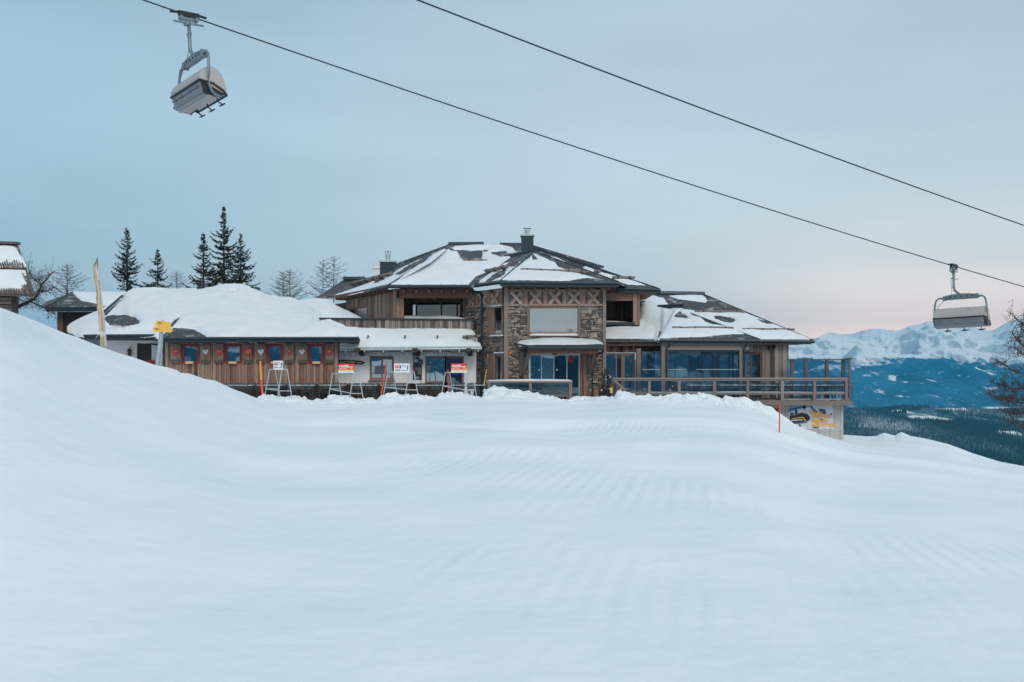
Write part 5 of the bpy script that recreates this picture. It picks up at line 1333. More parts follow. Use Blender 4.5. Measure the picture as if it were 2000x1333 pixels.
plH1 = plane3((-100, 571.5, 57.6), (69, 576, 57.6), (50, 529, 59)); plH2 = plane3((-100, 524.5, 59), (52, 527, 58.9), (35, 477, 60.6))
snow_sheet(hr, plH1, [[(-112, 527), (10, 528), (50, 529), (53, 545), (48, 548), (54, 556), (44, 560), (42, 568), (20, 566), (0, 567), (-112, 565)]], [[(45, 536), (50, 541), (51, 549), (48, 546), (44, 540)]], T=.2, seed=41, rag=1.2)
snow_sheet(hr, plH2, [[(-112, 481), (20, 481), (32, 485), (42, 503), (49, 518), (40, 518), (30, 514), (20, 518), (12, 515), (2, 520), (-112, 520)]], [], T=.2, seed=42, rag=1.0)
g = MB()
for i in range(34):
    z = -.6 + i * .22
    if z < fz(574, HY) - .1: g.tube([(hx(-60), HY + .5, z), (hx(24), HY + .5, z)], .11, 8, tone=random.random())
g.box(hx(-60), hx(24), HY + .55, HY + .7, -.7, fz(574, HY), 0)
g.build("log_wall", M['grey_wood'], hut)
g = MB(); g.box(hx(17), hx(26), HY + .3, HY + .6, -.7, fz(574, HY)); g.build("corner_post", M['dark_wood'], hut)
g = MB(); g.prism([P(24, 574, HY + .62), P(24, 830, HY + .62), P(17, 830, HY + 5), P(17, 590, HY + 5)], (-.1, 0, 0), .3); g.build("side_wall", M['grey_wood'], hut)

# ------------------------------------------------------------------ trees
def spruce(u, vtop, Y, rad, lab, seed, vbot=None, dens=1.0, name="spruce_tree"):
    rnd = random.Random(seed); x = fx(u, Y); zt = fz(vtop, Y); zg = gz(x, Y)
    zb = max(zg, fz(vbot, Y)) if vbot else zg + .6
    root = thing(name, lab, "spruce", (x, Y, zg), 0, "dark spruces behind the lodge")
    H = zt - zg
    g = MB(); g.tube([(x, Y, zg - .3), (x + .03, Y, zg + H * .5), (x, Y, zt)], .13 + H * .008, 7, .012); g.build("trunk", M['bark'], root)
    vs = []; fs = []; tn = []; sk = MB()
    z = zb
    while z < zt - .12:
        f = (z - zb) / (zt - zb); L0 = rad * (1 - f) ** (.8 + .35 * f) * (1 if f > .08 else .8) + .03
        nb = rnd.randint(3, 5)
        a0 = rnd.uniform(0, 6.28)
        for k in range(nb):
            an = a0 + k * 6.283 / nb + rnd.uniform(-.4, .4); L = L0 * (rnd.choice((.4, .55, .75, .95, 1.1, 1.3, 1.5)) if f < .72 else rnd.choice((.7, .9, 1.05))) * rnd.uniform(.85, 1.1)
            z_k = z + rnd.uniform(-.16, .16); dirv = Vector((math.cos(an), math.sin(an), 0)); side_ = Vector((-dirv.y, dirv.x, 0))
            rise = rnd.uniform(-.2, .2) + .55 * f; droop = rnd.uniform(.2, .6) * (1 - f * .7)
            pts = [Vector((x, Y, z_k)) + dirv * (L * s) + Vector((0, 0, L * (rise * s - droop * s * s + 1.2 * max(0, s - .5) ** 1.6))) for s in (0, .25, .5, .75, 1)]
            sk.tube(pts, .012 + .012 * L, 3, .005, cap=False)
            n = max(3, int(L / .065 * dens))
            for i in range(n):
                s = (i + rnd.random()) / n; s = .1 + .9 * s
                j = min(3, int(s * 4)); c = pts[j].lerp(pts[j + 1], s * 4 - j)
                for sg in (-1, 1, 0):
                    ll = (.10 + .17 * (1 - s) * L ** .5) * rnd.uniform(.7, 1.3)
                    d = (side_ * sg * rnd.uniform(.5, 1) + dirv * rnd.uniform(.2, .9) + Vector((0, 0, rnd.uniform(-1.0, .3)))).normalized() * ll
                    w = Vector((rnd.uniform(-1, 1), rnd.uniform(-1, 1), rnd.uniform(-1, 1))).normalized() * .027
                    b = len(vs); vs += [c - w, c + w, c + d * .6 + w * 1.2, c + d, c + d * .6 - w * 1.2]; fs.append((b, b + 1, b + 2, b + 3, b + 4)); tn.append(rnd.random())
        z += rnd.uniform(.17, .34) * (1 - .45 * f)
    cr_ = MB(); cr_.v = [tuple(v) for v in vs]; cr_.f = fs; cr_.t = tn
    b = len(cr_.v); cr_.v += sk.v; cr_.f += [tuple(i + b for i in f_) for f_ in sk.f]; cr_.t += [0.0] * len(sk.f)
    cr_.build("crown", M['needle'], root); return root
spruce(248, 443, 76, 1.55, "lone spruce with wide low branches above the snowy chalet roof, left of the others", 11, 582)
spruce(308, 485, 78, 1.15, "short slim spruce standing alone between the wide spruce and the group of three", 12, 575)
spruce(397, 453, 78, 1.25, "spruce at the left of the tall central one, reaching above the chalet roof", 13, 575)
spruce(437, 402, 79, 1.7, "tallest spruce, in the middle of the group above the chalet roof", 14, 570, 1.1)
spruce(470, 455, 77, 1.5, "spruce at the right of the tallest one, with long drooping low branches", 15, 573)
spruce(415, 519, 76.5, .95, "small bushy spruce tucked between the tall spruces above the roof", 16, 575)

def larch(u, vtop, Y, rad, lab, seed, vlow, name="bare_larch", lean=0.0, nb=46, group="leafless larches", tw=1.0, thick=1.0):
    rnd = random.Random(seed); x = fx(u, Y); zt = fz(vtop, Y); zg = gz(x, Y); zl = fz(vlow, Y)
    root = thing(name, lab, "larch", (x, Y, zg), 0, group)
    g = MB(); top = Vector((x + lean, Y, zt)); base = Vector((x, Y, zg - .4))
    g.tube([base, base.lerp(top, .5), top], .11 * thick, 6, .016); g.build("trunk", M['bark'], root)
    c = MB()
    for i in range(nb):
        f = i / nb; z = zl + (zt - zl) * f ** .95; L = rad * (1 - f) ** .7 * rnd.uniform(.6, 1.15) + .15
        an = i * 2.4 + rnd.uniform(-.4, .4); d = Vector((math.cos(an), math.sin(an) , 0)); o_ = base.lerp(top, (z - base.z) / (top.z - base.z))
        cur = rnd.uniform(.3, .55); pts = [o_ + d * (L * s) + Vector((0, 0, L * (-.12 * s + cur * s * s))) for s in (0, .3, .6, 1)]
        c.tube(pts, .022 * thick, 3, .008, cap=False)
        for k in range(int(L * 9 * tw)):
            s = rnd.uniform(.15, 1); j = min(2, int(s / .34)); p = o_ + d * (L * s) + Vector((0, 0, L * (-.12 * s + cur * s * s)))
            l2 = rnd.uniform(.12, .42) * (1.2 - s * .6); dd = (d * rnd.uniform(.2, 1) + Vector((rnd.uniform(-1, 1), rnd.uniform(-1, 1), rnd.uniform(-.3, .7)))).normalized() * l2
            c.tube([p, p + dd * .6, p + dd + Vector((0, 0, l2 * .2))], .010 * thick, 3, .005, cap=False)
    c.build("crown", M['twig'], root); return root
larch(131, 517, 74, 1.9, "slender bare larch rising behind the small annex roof at left", 21, 585)
larch(345, 531, 92, 1.4, "faint small bare larch between the second and third spruce", 22, 570, nb=34, tw=.7)
larch(553, 531, 92, 1.7, "left one of the two close bare larches above the snowy chalet roof", 23, 590, nb=40)
larch(566, 527, 93, 2.3, "right, wider one of the two close bare larches above the snowy chalet roof", 24, 590)
larch(631, 508, 95, 2.3, "left one of the pair of tall thin bare larches left of the lodge roof", 25, 585, nb=38)
larch(652, 500, 97, 2.4, "right, tallest one of the pair of thin bare larches left of the lodge roof", 26, 580, nb=38)
# old leaning larch at the left with a long bent limb
def crooked(lab, base, limbs, seed, name="bare_larch", n_tw=520, spread=1.5, group="leafless larches"):
    rnd = random.Random(seed); root = thing(name, lab, "larch", base, 0, group)
    g = MB(); g.tube(limbs[0][0], limbs[0][1], 7, limbs[0][2]); g.build("trunk", M['bark'], root)
    c = MB(); segs = []
    for pts, r1, r2 in limbs:
        pts = [Vector(p) for p in pts]
        if pts is not limbs[0][0]: c.tube(pts, r1 * .99, 5, r2)
        segs += list(zip(pts[:-1], pts[1:]))
    lens = [(b - a).length for a, b in segs]
    for i in range(n_tw):
        a, b = rnd.choices(segs, lens)[0]; p = a.lerp(b, rnd.random()); L = rnd.uniform(.25, 1) * spread
        d = Vector((rnd.uniform(-1, 1), rnd.uniform(-.8, .8), rnd.uniform(-.7, .9))).normalized()
        q = [p, p + d * L * .5 + Vector((0, 0, rnd.uniform(-.1, .12))), p + d * L + Vector((0, 0, rnd.uniform(-.3, .3)))]
        c.tube(q, .013, 3, .006, cap=False)
        for k in range(4):
            s = rnd.uniform(.2, 1); m = q[0].lerp(q[2], s); e = Vector((rnd.uniform(-1, 1), rnd.uniform(-1, 1), rnd.uniform(-.6, 1))).normalized() * rnd.uniform(.1, .35)
            c.tube([m, m + e], .008, 3, .005, cap=False)
    c.build("crown", M['twig'], root); return root
KY = 62
kb = P(26, 612, KY); kb.z = gz(kb.x, KY)
crooked("crooked bare larch with a long bent limb between the log hut and the annex", kb,
    [([kb, P(28, 604, KY), P(48, 594, KY), P(68, 584, KY), P(75, 572, KY), P(81, 556, KY), P(92, 545, KY), P(104, 530, KY)], .12, .022),
     ([P(60, 590, KY), P(75, 597, 61.5), P(95, 605, 61), P(110, 618, 61)], .04, .012), ([P(81, 556, KY), P(70, 548, 62.5), P(62, 540, 63), P(55, 520, 63)], .035, .01),
     ([P(75, 572, KY), P(95, 568, 62.6), P(110, 560, 63)], .035, .01), ([P(30, 604, KY), P(30, 590, 62.5), P(35, 570, 63)], .04, .01)], 31, n_tw=330, spread=1.15)
# larch at the right edge, trunk just outside the frame
QY_ = 38; qb = P(2035, 700, QY_); qb.z = gz(qb.x, QY_)
qt = P(2018, 640, QY_)
L_ = [([qb, qb.lerp(qt, .5), qt, qt + Vector((-.1, 0, .8))], .13, .02)]
rnd = random.Random(5)
for (v0, u1, v1, yy) in ((640, 1965, 600, 0), (690, 1972, 640, .5), (735, 1948, 700, -.5), (760, 1935, 740, .4), (775, 1945, 770, -.3), (790, 1928, 762, 0), (800, 1960, 800, .6), (700, 1978, 668, -.6), (830, 1968, 812, .3), (655, 1985, 625, .8)):
    a = P(2020, v0, QY_); b = P(u1, v1 + 6, QY_ + yy); L_.append(([a, a.lerp(b, .5) - Vector((0, 0, .12)), b], .035, .009))
crooked("bare larch reaching in from the right edge in front of the blue mountains", qb, L_, 33, n_tw=470, spread=.55)

# ------------------------------------------------------------------ chairlift
P1, P2 = P(368, 31, 41), P(1862, 520, 62)
dirc = P2 - P1
def cable(off, name, lab, sag=.9):
    g = MB(); pts = []
    for i in range(-30, 61):
        t = i / 20; p = P1 + dirc * t + Vector(off); p.z += sag * ((t - .5) ** 2 - .25) * 1.0
        pts.append(p)
    g.tube(pts, .030, 6); o = g.build(name, M['metal_dark'], None); tag(o, lab, "cable", "ropes of the chairlift"); return o
cable((0, 0, 0), "lift_cable", "lower lift rope that carries both chairs across the sky")
perp = Vector((dirc.y, -dirc.x, 0)).normalized() * 8.9
cable(perp, "lift_cable", "upper empty lift rope running to the right edge, carrying no chair")

def lift_chair(lab):
    root = thing("lift_chair", lab, "chairlift chair", (0, 0, 0), 0, "chairs hanging on the lift rope")
    c0 = .36
    g = MB(); g.tube([(0, -.75, .03), (0, -.35, .08), (0, .35, .08), (0, .75, .03)], .05, 6); g.box(-.06, .10, -.42, .42, -.06, .12)
    local(g, "grip", M['black'], root)
    g = MB(); g.box(-.05, .05, -.3, .3, -.22, -.08); g.box(-.03, .03, -.62, .62, -.34, -.27)
    for y in (-.32, .32): g.tube([(-.09, y, -.14), (.11, y, -.14)], .09, 10)
    g.tube([(-.12, -.1, -.33), (.12, -.1, -.33)], .08, 8)
    local(g, "grip_roller", M['lift_metal'], root)
    g = MB(); g.tube([(0, 0, -.2), (0, 0, -1.25), (.05, 0, -1.42), (.28, 0, -1.62), (.4, 0, -1.75)], .075, 8); h = local(g, "hanger", M['lift_metal'], root, True)
    g = MB(); g.box(-.17, 0, -.05, .05, -.74, -.68); g.tube([(.05, 0, -.8), (.2, 0, -.8), (.21, 0, -.73)], .02, 5); g.box(-.12, 0, -.04, .04, -1.28, -1.24); local(g, "step_peg", M['lift_metal'], h)
    g = MB(); g.tube([(-.17, 0, -.7), (-.15, 0, -1.1), (-.13, 0, -1.3), (-.12, -.1, -1.7), (-.55, -.1, -1.95), (-.95, -.1, -2.3), (-1.02, -.1, -2.7), (-1.05, -.1, -3.0)], .014, 4); local(g, "control_cable", M['black'], root)
    # arched plate beam
    g = MB(); n = 12
    for sy in (-.1, .07):
        top = []; bot = []
        for i in range(n + 1):
            x = c0 - .95 + 1.95 * i / n; s = (i / n - .5) * 2
            top.append((x, sy, -1.62 - .10 * s * s)); bot.append((x, sy, -1.93 + .02 * s * s))
        g.prism(top + bot[::-1], (0, .03, 0))
    g.box(c0 - .93, c0 + .98, -.1, .1, -1.95, -1.91); g.box(c0 - 1.0, c0 - .85, -.13, .13, -1.98, -1.72); g.box(c0 + .88, c0 + 1.03, -.13, .13, -1.96, -1.68)
    bmo = local(g, "cross_beam", M['lift_metal'], root)
    g = MB()
    for x in (-.55, -.25, .1, .42, .7): g.tube([(c0 + x, -.115, -1.79), (c0 + x, -.10, -1.79)], .045, 10)
    local(g, "beam_hole", M['black'], bmo)["kind"] = "stuff"
    # frame tubes
    for s in (-1, 1):
        g = MB(); xe = c0 + s * 1.0
        g.tube([(xe, 0, -1.84), (c0 + s * 1.25, 0, -1.82), (c0 + s * 1.42, -.02, -1.92), (c0 + s * 1.5, -.05, -2.2), (c0 + s * 1.55, -.1, -2.75), (c0 + s * 1.57, -.12, -3.15), (c0 + s * 1.55, 0, -3.40), (c0 + s * 1.52, .15, -3.5), (c0 + s * 1.5, .42, -3.54)], .055, 8)
        local(g, "side_frame", M['lift_metal'], root, True)
    xa, xb = c0 - 1.42, c0 + 1.42
    # backrest and seat (profile y,z)
    g = MB(); g.prism([(xa, -.42, -2.98), (xa, -.30, -3.5), (xa, -.22, -3.5), (xa, -.34, -2.98)], (xb - xa, 0, 0)); bk_ = local(g, "backrest", M['seat'], root)
    g = MB()
    g.box(xa, xb, -.48, -.40, -3.04, -2.98); g.box(xa, xb, -.455, -.405, -3.22, -3.18); g.tube([(xa, -.36, -3.42), (xb, -.36, -3.42)], .06, 8)
    for x in (xa + .3, xa + 1.0, xa + 1.75, xb - .35): g.box(x - .05, x + .05, -.48, -.38, -3.24, -3.14)
    local(g, "back_rail", M['lift_metal'], bk_)
    g = MB(); g.prism([(xa, -.26, -3.45), (xa, .3, -3.40), (xa, .34, -3.46), (xa, -.22, -3.54)], (xb - xa, 0, 0)); g.box(xa, xb, -.2, .25, -3.58, -3.52); local(g, "seat", M['seat'], root)
    # bubble hood
    prof = [(-.45, -3.0), (-.46, -2.84), (-.38, -2.66), (-.22, -2.50), (0, -2.42), (.24, -2.47), (.44, -2.64), (.58, -2.94), (.64, -3.22), (.64, -3.44)]
    g = MB(); 
    hx0, hx1 = xa - .06, xb + .06
    for (a, b) in zip(prof[:-1], prof[1:]):
        g.quad((hx0, *a), (hx1, *a), (hx1, *b), (hx0, *b)); g.quad((hx0, a[0], a[1] - .012), (hx0, b[0], b[1] - .012), (hx1, b[0], b[1] - .012), (hx1, a[0], a[1] - .012))
    hood = local(g, "bubble_hood", M['hood'], root, True)
    for x in (hx0, hx1):
        g = MB(); g.prism([(x, y, z) for y, z in prof], (.012 if x < 0 else -.012, 0, 0)); local(g, "hood_side", M['hood'], hood)
        g = MB(); g.prism([(x * 1.0 - (.02 if x > 0 else -.02), y, z) for y, z in ((-.42, -3.02), (.1, -3.06), (.5, -3.2), (.66, -3.38), (.45, -3.5), (-.3, -3.5))], (.01, 0, 0)); local(g, "side_panel", M['black'], root)
    g = MB(); g.tube([(hx0, -.46, -3.01), (hx1, -.46, -3.01)], .045, 6)
    for x in (hx0, hx1): g.tube([(x, -.45, -3.01), (x, .1, -3.08), (x, .5, -3.3), (x, .64, -3.46)], .05, 6)
    g.tube([(hx0, .64, -3.46), (hx1, .64, -3.46)], .04, 6); local(g, "hood_trim", M['black'], hood)
    # restraint bar with foot rests
    g = MB(); g.tube([(xa + .1, .45, -3.3), (xb - .1, .45, -3.3)], .03, 6); rb = local(g, "restraint_bar", M['lift_metal'], root)
    for x in (c0 - 1.0, c0, c0 + 1.0):
        g = MB(); g.tube([(x, .35, -3.3), (x, .5, -3.62), (x, .66, -3.70)], .028, 5); g.tube([(x - .2, .66, -3.70), (x + .2, .66, -3.70)], .03, 5); g.tube([(x - .13, .56, -3.74), (x + .13, .56, -3.74)], .02, 5); local(g, "footrest", M['black'], rb)
    return root
ch1 = lift_chair("lift chair high at upper left, tilted, its tinted hood and footrests seen from below")
ch2 = copy_tree(ch1); ch2["label"] = "lift chair at the right, level in front of the snowy peaks with pale closed hood"
def cable_at(t):
    p = P1 + dirc * t; p.z += .9 * ((t - .5) ** 2 - .25); return p
ch1.scale = (.95, 1, 1.03); ch2.scale = (1, 1, 1.05); ch1.location = cable_at(0); ch1.rotation_euler = (R(2), R(-2.5), -R(50))
ch2.location = cable_at(1); ch2.rotation_euler = (0, R(-1.5), -R(43))

# ------------------------------------------------------------------ feather flag and signpost on the slope
FYY = 33.5
fl_ = thing("feather_flag", "limp faded cream and green feather flag on a leaning pole in the snow slope", "flag", P(202, 672, FYY))
rows_ = [(190, 504, .02), (187, 512, .10), (183, 520, .16), (184, 530, .20), (187, 545, .18), (190, 560, .18), (191, 580, .22), (193, 600, .28), (195, 620, .30), (197, 640, .30), (200, 655, .30), (202, 676, .26)]
lefts = [189, 186, 180.5, 182, 184, 187.5, 188, 189, 192, 193, 195.5, 197]
rights = [190.5, 191, 192, 193, 194.5, 197, 198.5, 201, 203, 205, 206.5, 208]
vv_ = [r[1] for r in rows_]; nR = 44; nC = 11
V_ = np.linspace(vv_[0], vv_[-1], nR); Lf = np.interp(V_, vv_, lefts) + fbm(V_ * .15, V_ * 0, 2, 3) * 2 - 1; Rt = np.interp(V_, vv_, rights)
Cc, Vv = np.meshgrid(np.linspace(0, 1, nC), V_); Uu = Lf[:, None] * (1 - Cc) + Rt[:, None] * Cc
Yf = FYY + .09 * np.sin(Cc * 13 + Vv * .03) * (.4 + Cc) + .05 * np.sin(Cc * 25 + Vv * .08)
fo = grid_mesh("cloth", (Uu - U0) / F * Yf, Yf, CAMZ + (V0 - Vv) / F * Yf, M['flag'], fl_)
fo.data.materials.append(M['flag_green']); fo.data.materials.append(M['white'])
for pl_ in fo.data.polygons:
    r_, c_ = divmod(pl_.index, nC - 1); v = V_[r_]
    if (c_ <= 1 and v < 600) or v < 510 or (v > 657 and c_ < 5): pl_.material_index = 1
    elif (515 < v < 545 and c_ > 5) or (645 < v < 655): pl_.material_index = 2
g = MB(); g.tube([P(208, 676, FYY + .1), P(203, 620, FYY + .1), P(196, 560, FYY + .1), P(190.5, 501, FYY + .1)], .018, 6, .008); g.build("pole", M['metal_light'], fl_)
g = MB(); g.tube([P(198, 650, FYY), P(192, 655, FYY - .05), P(187, 661, FYY - .1)], .008, 4); g.build("tie_cord", M['flag'], fl_)
SY_ = 38.5
sg = thing("signpost", "leaning grey post with two yellow hiking signs beside the chalet", "signpost", P(306, 716, SY_))
g = MB(); a, b = P(306, 718, SY_), P(318, 627, SY_); g.tube([a, b], .07, 10); g.tube([P(313, 717, SY_ + .1), P(318.5, 640, SY_ + .1)], .035, 8); g.tube([b, b + Vector((0, 0, .07))], .05, 8, .02); g.build("post", M['metal'], sg)
for pts, dy in (([(305, 626.5), (330, 629), (334, 633), (333, 642.5), (310, 639), (302, 635)], .0), ([(300, 638.5), (332, 640.5), (337, 646), (334, 650), (298, 648), (298, 643)], -.03)):
    g = MB(); g.prism([P(u, v, SY_ - .12 + dy) for u, v in pts], (0, .03, 0)); so = g.build("sign_board", M['yellow'], sg)
    g = MB(); u0, v0 = pts[0]
    for k in range(2): g.bar(P(u0 + 3, v0 + 3.2 + k * 2.2, SY_ - .125 + dy), P(u0 + 10 + 2 * k, v0 + 3.9 + k * 2.2, SY_ - .125 + dy), .006, .016)
    g.build("sign_line", M['black'], so)

# ------------------------------------------------------------------ poles in the snow
def pole(a, b, Y, m, lab, m2=None, r=.032):
    t = thing("marker_pole", lab, "marker pole", P(a[0], a[1], Y), 0, "marker poles stuck in the snow")
    p, q = P(a[0], a[1] + 6, Y), P(b[0], b[1], Y); mid = p.lerp(q, .5)
    g = MB(); g.tube([p, mid], r, 8); g.build("lower_shaft", m, t); g = MB(); g.tube([mid, q], r * .99, 8, r * .8); g.build("upper_shaft", m2 or m, t)
pole((513, 772), (508, 706), 51.8, M['orange_red'], "orange pole fading to yellow-orange on top, left of the first trestle", M['orange'], .055)
pole((743, 776), (756, 703), 52.6, M['orange_red'], "red pole leaning right, in front of the white wall window")
pole((876, 768), (875, 722), 53.3, M['orange_red'], "short red pole behind the rightmost trestle with red sign")
pole((1522, 846), (1523, 787), on_ground(1522, 846), M['red_bright'], "tall red pole in front of the concrete basement wall", None, .018)
pole((945, 748), (950, 722), 56, M['yellow'], "thin yellow pole leaning against the lodge's stone corner", None, .022)

# ------------------------------------------------------------------ trestles with signs
TR = [(516, 548, 541, 571, 776, 780, 722, "white", (534, 552.5, 705, 722.5), "narrow trestle with white sign seen edge-on, in front of the wooden wall"),
      (641, 668, 681, 711, 776, 785, 730, "red", (661, 691, 711, 729), "trestle with red and yellow sign at the corner of the timber wall"),
      (748, 777, 790, 818, 773, 778, 727, "white", (770, 800, 710.5, 728), "trestle with white sign and coloured letters, in front of the white wall"),
      (862, 886, 904, 932, 770, 779, 728, "red", (881, 912, 710.5, 728.5), "rightmost trestle with red and yellow sign, in front of the door")]
for (a0, a1, b0, b1, va, vb, vt, colr, sgn, lab) in TR:
    Y1, Y2 = 53.3, 52.3
    t = thing("sign_trestle", lab, "trestle", P((a0 + b1) / 2, vb, 52.7), 0, "steel trestles with signs along the terrace")
    tops = []
    for (l, r_, vv, Y) in ((a0, a1, va, Y1), (b0, b1, vb, Y2)):
        m = (l + r_) / 2; w = (r_ - l) * .17
        tl, tr_ = P(m - w, vt, Y), P(m + w, vt, Y); tops += [tl, tr_]
        for bb, tt in ((l, tl), (r_, tr_)):
            g = MB(); g.tube([P(bb, vv + 4, Y), tt], .027, 6); g.build("leg", M['metal_light'], t)
        g = MB(); g.tube([tl, tr_], .03, 6); g.build("top_bar", M['metal_light'], t); g = MB(); g.tube([P(l + (r_ - l) * .12, vv - 16, Y), P(r_ - (r_ - l) * .12, vv - 16, Y)], .024, 6); g.build("cross_bar", M['metal_light'], t)
    g = MB(); g.tube([tops[0], tops[2]], .03, 6); g.tube([tops[1], tops[3]], .03, 6); g.bar(P(a0 + 2, va - 16, Y1), P(b0 + 3, vb - 17, Y2), .03, .05); g.build("top_rail", M['metal_light'], t)
    u0, u1, v0, v1 = sgn; Y = 52.25
    o0 = P(u0, v1, Y); w, h = fx(u1, Y) - fx(u0, Y), fz(v0, Y) - fz(v1, Y)
    g = MB(); g.box(o0.x, o0.x + w, Y, Y + .025, o0.z, o0.z + h); so = g.build("sign_board", M['white'], t)
    def T_(x, z): return Matrix.Translation((o0.x + x * w, Y - .008, o0.z + z * h))
    if colr == "red":
        g = MB(); g.box(o0.x, o0.x + w, Y - .004, Y, o0.z + h * .36, o0.z + h); g.build("red_field", M['red_bright'], so)
        g = MB()
        n_ = 12; pts = [(o0.x, Y - .006, o0.z + h * .26)] + [(o0.x + w * i / n_, Y - .006, o0.z + h * (.42 + .05 * math.sin(i * 1.3))) for i in range(n_ + 1)] + [(o0.x + w, Y - .006, o0.z + h * .26)]
        g.prism(pts[::-1], (0, .003, 0)); g.build("yellow_band", M['orange'], so)
        text("KAISER", .15, M['white'], so, T_(.06, .62), bold=.006); 
        g = MB(); g.box(o0.x + w * .06, o0.x + w * .5, Y - .008, Y - .005, o0.z + h * .48, o0.z + h * .53); g.box(o0.x + w * .66, o0.x + w * .95, Y - .008, Y - .005, o0.z + h * .62, o0.z + h * .70); g.box(o0.x + w * .72, o0.x + w * .9, Y - .008, Y - .005, o0.z + h * .5, o0.z + h * .55)
        g.build("sign_line", M['white'], so)
        g = MB(); c_ = (o0.x + w * .57, Y - .008, o0.z + h * .67); g.prism([(c_[0] + .03, c_[1], c_[2] + .12), (c_[0] + .045, c_[1], c_[2]), (c_[0], c_[1], c_[2] - .08), (c_[0] - .03, c_[1], c_[2]), (c_[0], c_[1], c_[2] + .03)], (0, .003, 0)); g.build("flame_emblem", M['yellow'], so)
        g = MB(); g.box(o0.x + w * .08, o0.x + w * .9, Y - .004, Y, o0.z + h * .09, o0.z + h * .13); g.build("sign_line", M['metal'], so)
    else:
        k = w / .8
        for ch, xx, m_ in (("H", .07, M['red_bright']), ("D", .21, M['orange']), ("S", .35, M['blue'])): text(ch, .20, m_, so, T_(xx, .5), bold=.012, sx=k * .85)
        g = MB(); g.box(o0.x + w * .07, o0.x + w * .45, Y - .005, Y, o0.z + h * .32, o0.z + h * .36); g.box(o0.x + w * .07, o0.x + w * .42, Y - .005, Y, o0.z + h * .18, o0.z + h * .26)
        g.box(o0.x + w * .52, o0.x + w * .7, Y - .005, Y, o0.z + h * .78, o0.z + h * .82); g.box(o0.x + w * .52, o0.x + w * .8, Y - .005, Y, o0.z + h * .62, o0.z + h * .66); g.box(o0.x + w * .52, o0.x + w * .76, Y - .005, Y, o0.z + h * .18, o0.z + h * .26)
        g.build("sign_line", M['ban_rock'], so)
        g = MB(); g.tube([(o0.x + w * .82, Y - .006, o0.z + h * .22), (o0.x + w * .88, Y - .006, o0.z + h * .4), (o0.x + w * .85, Y - .006, o0.z + h * .62), (o0.x + w * .9, Y - .006, o0.z + h * .8)], .02, 6, .03); g.build("figure_emblem", M['blue'], so)

# ------------------------------------------------------------------ wall signs
ws = thing("wooden_wall_sign", "long dark carved board with pointed end and gold lettering on the white wall", "sign", P(688, 708, WY - .1))
g = MB(); g.prism([P(u, v, WY - .08) for u, v in ((662, 703), (675, 703.2), (690, 704), (704, 705), (710, 707), (713, 709), (708, 712), (703, 712.8), (700, 711.8), (693, 712.8), (680, 710.5), (662, 710))], (0, .05, 0)); bo = g.build("board", M['dark_wood'], ws)
text("Jagerhütte", .2, M['gold'], bo, Matrix.Translation((wx(664.5), WY - .088, wz(709))), bold=.004, sx=.98)
g = MB(); 
for a, b in ((688, 694), (696, 706)): g.bar(P(a, 708.2, WY - .083), P(b, 708.8, WY - .083), .006, .05)
g.build("sign_line", M['gold'], bo)
cbs = thing("chalkboard_sign", "tall black menu board with chalk writing and round top on the white wall", "menu board", P(815, 720, WY - .1))
g = MB(); Yc_ = WY - .09
g.box(wx(807), wx(824), Yc_, Yc_ + .05, wz(742), wz(714)); g.tube([(wx(821), Yc_, wz(708)), (wx(821), Yc_ + .05, wz(708))], .17, 20)
g.box(wx(807.5), wx(809.5), Yc_, Yc_ + .05, wz(716), wz(695)); g.tube([(wx(808.5), Yc_, wz(693)), (wx(808.5), Yc_ + .05, wz(693))], .075, 12); g.box(wx(812), wx(819), Yc_, Yc_ + .05, wz(702), wz(697.5)); g.bar(P(812, 702, Yc_), P(826, 703, Yc_), .05, .03)
g.box(wx(808), wx(817), Yc_ + .003, Yc_ + .05, wz(716), wz(708)); bo = g.build("board", M['black'], cbs)
g = MB()
for k in range(10): g.box(wx(816.2), wx(822.3), Yc_ - .006, Yc_, wz(719.4 + k * 1.3), wz(719 + k * 1.3))
for k in range(3): g.box(wx(810 + k), wx(820 - k), Yc_ - .006, Yc_, wz(737 + k * 1.6), wz(736.3 + k * 1.6))
for k in range(3): g.box(wx(819), wx(823.5), Yc_ - .008, Yc_ - .004, wz(707 + k * 1.6), wz(706.4 + k * 1.6))
for k in range(3): g.box(wx(812), wx(814.5), Yc_ - .006, Yc_, wz(719.5 + k * 2), wz(718.8 + k * 2))
g.build("chalk_line", M['metal_light'], bo)
g = MB(); g.box(wx(808.5), wx(811.5), Yc_ - .006, Yc_, wz(726), wz(719)); g.build("red_mark", M['red'], bo)
g = MB(); g.box(wx(807.5), wx(822), WY - .45, WY - .1, wz(749), wz(743)); tag(g.build("snow_box", M['roof_snow'], None), "small snow-covered white box on the ledge under the black menu board", "box")
text("A", .01, M['black'], None, Matrix.Translation((0, 70, -3))) if False else None

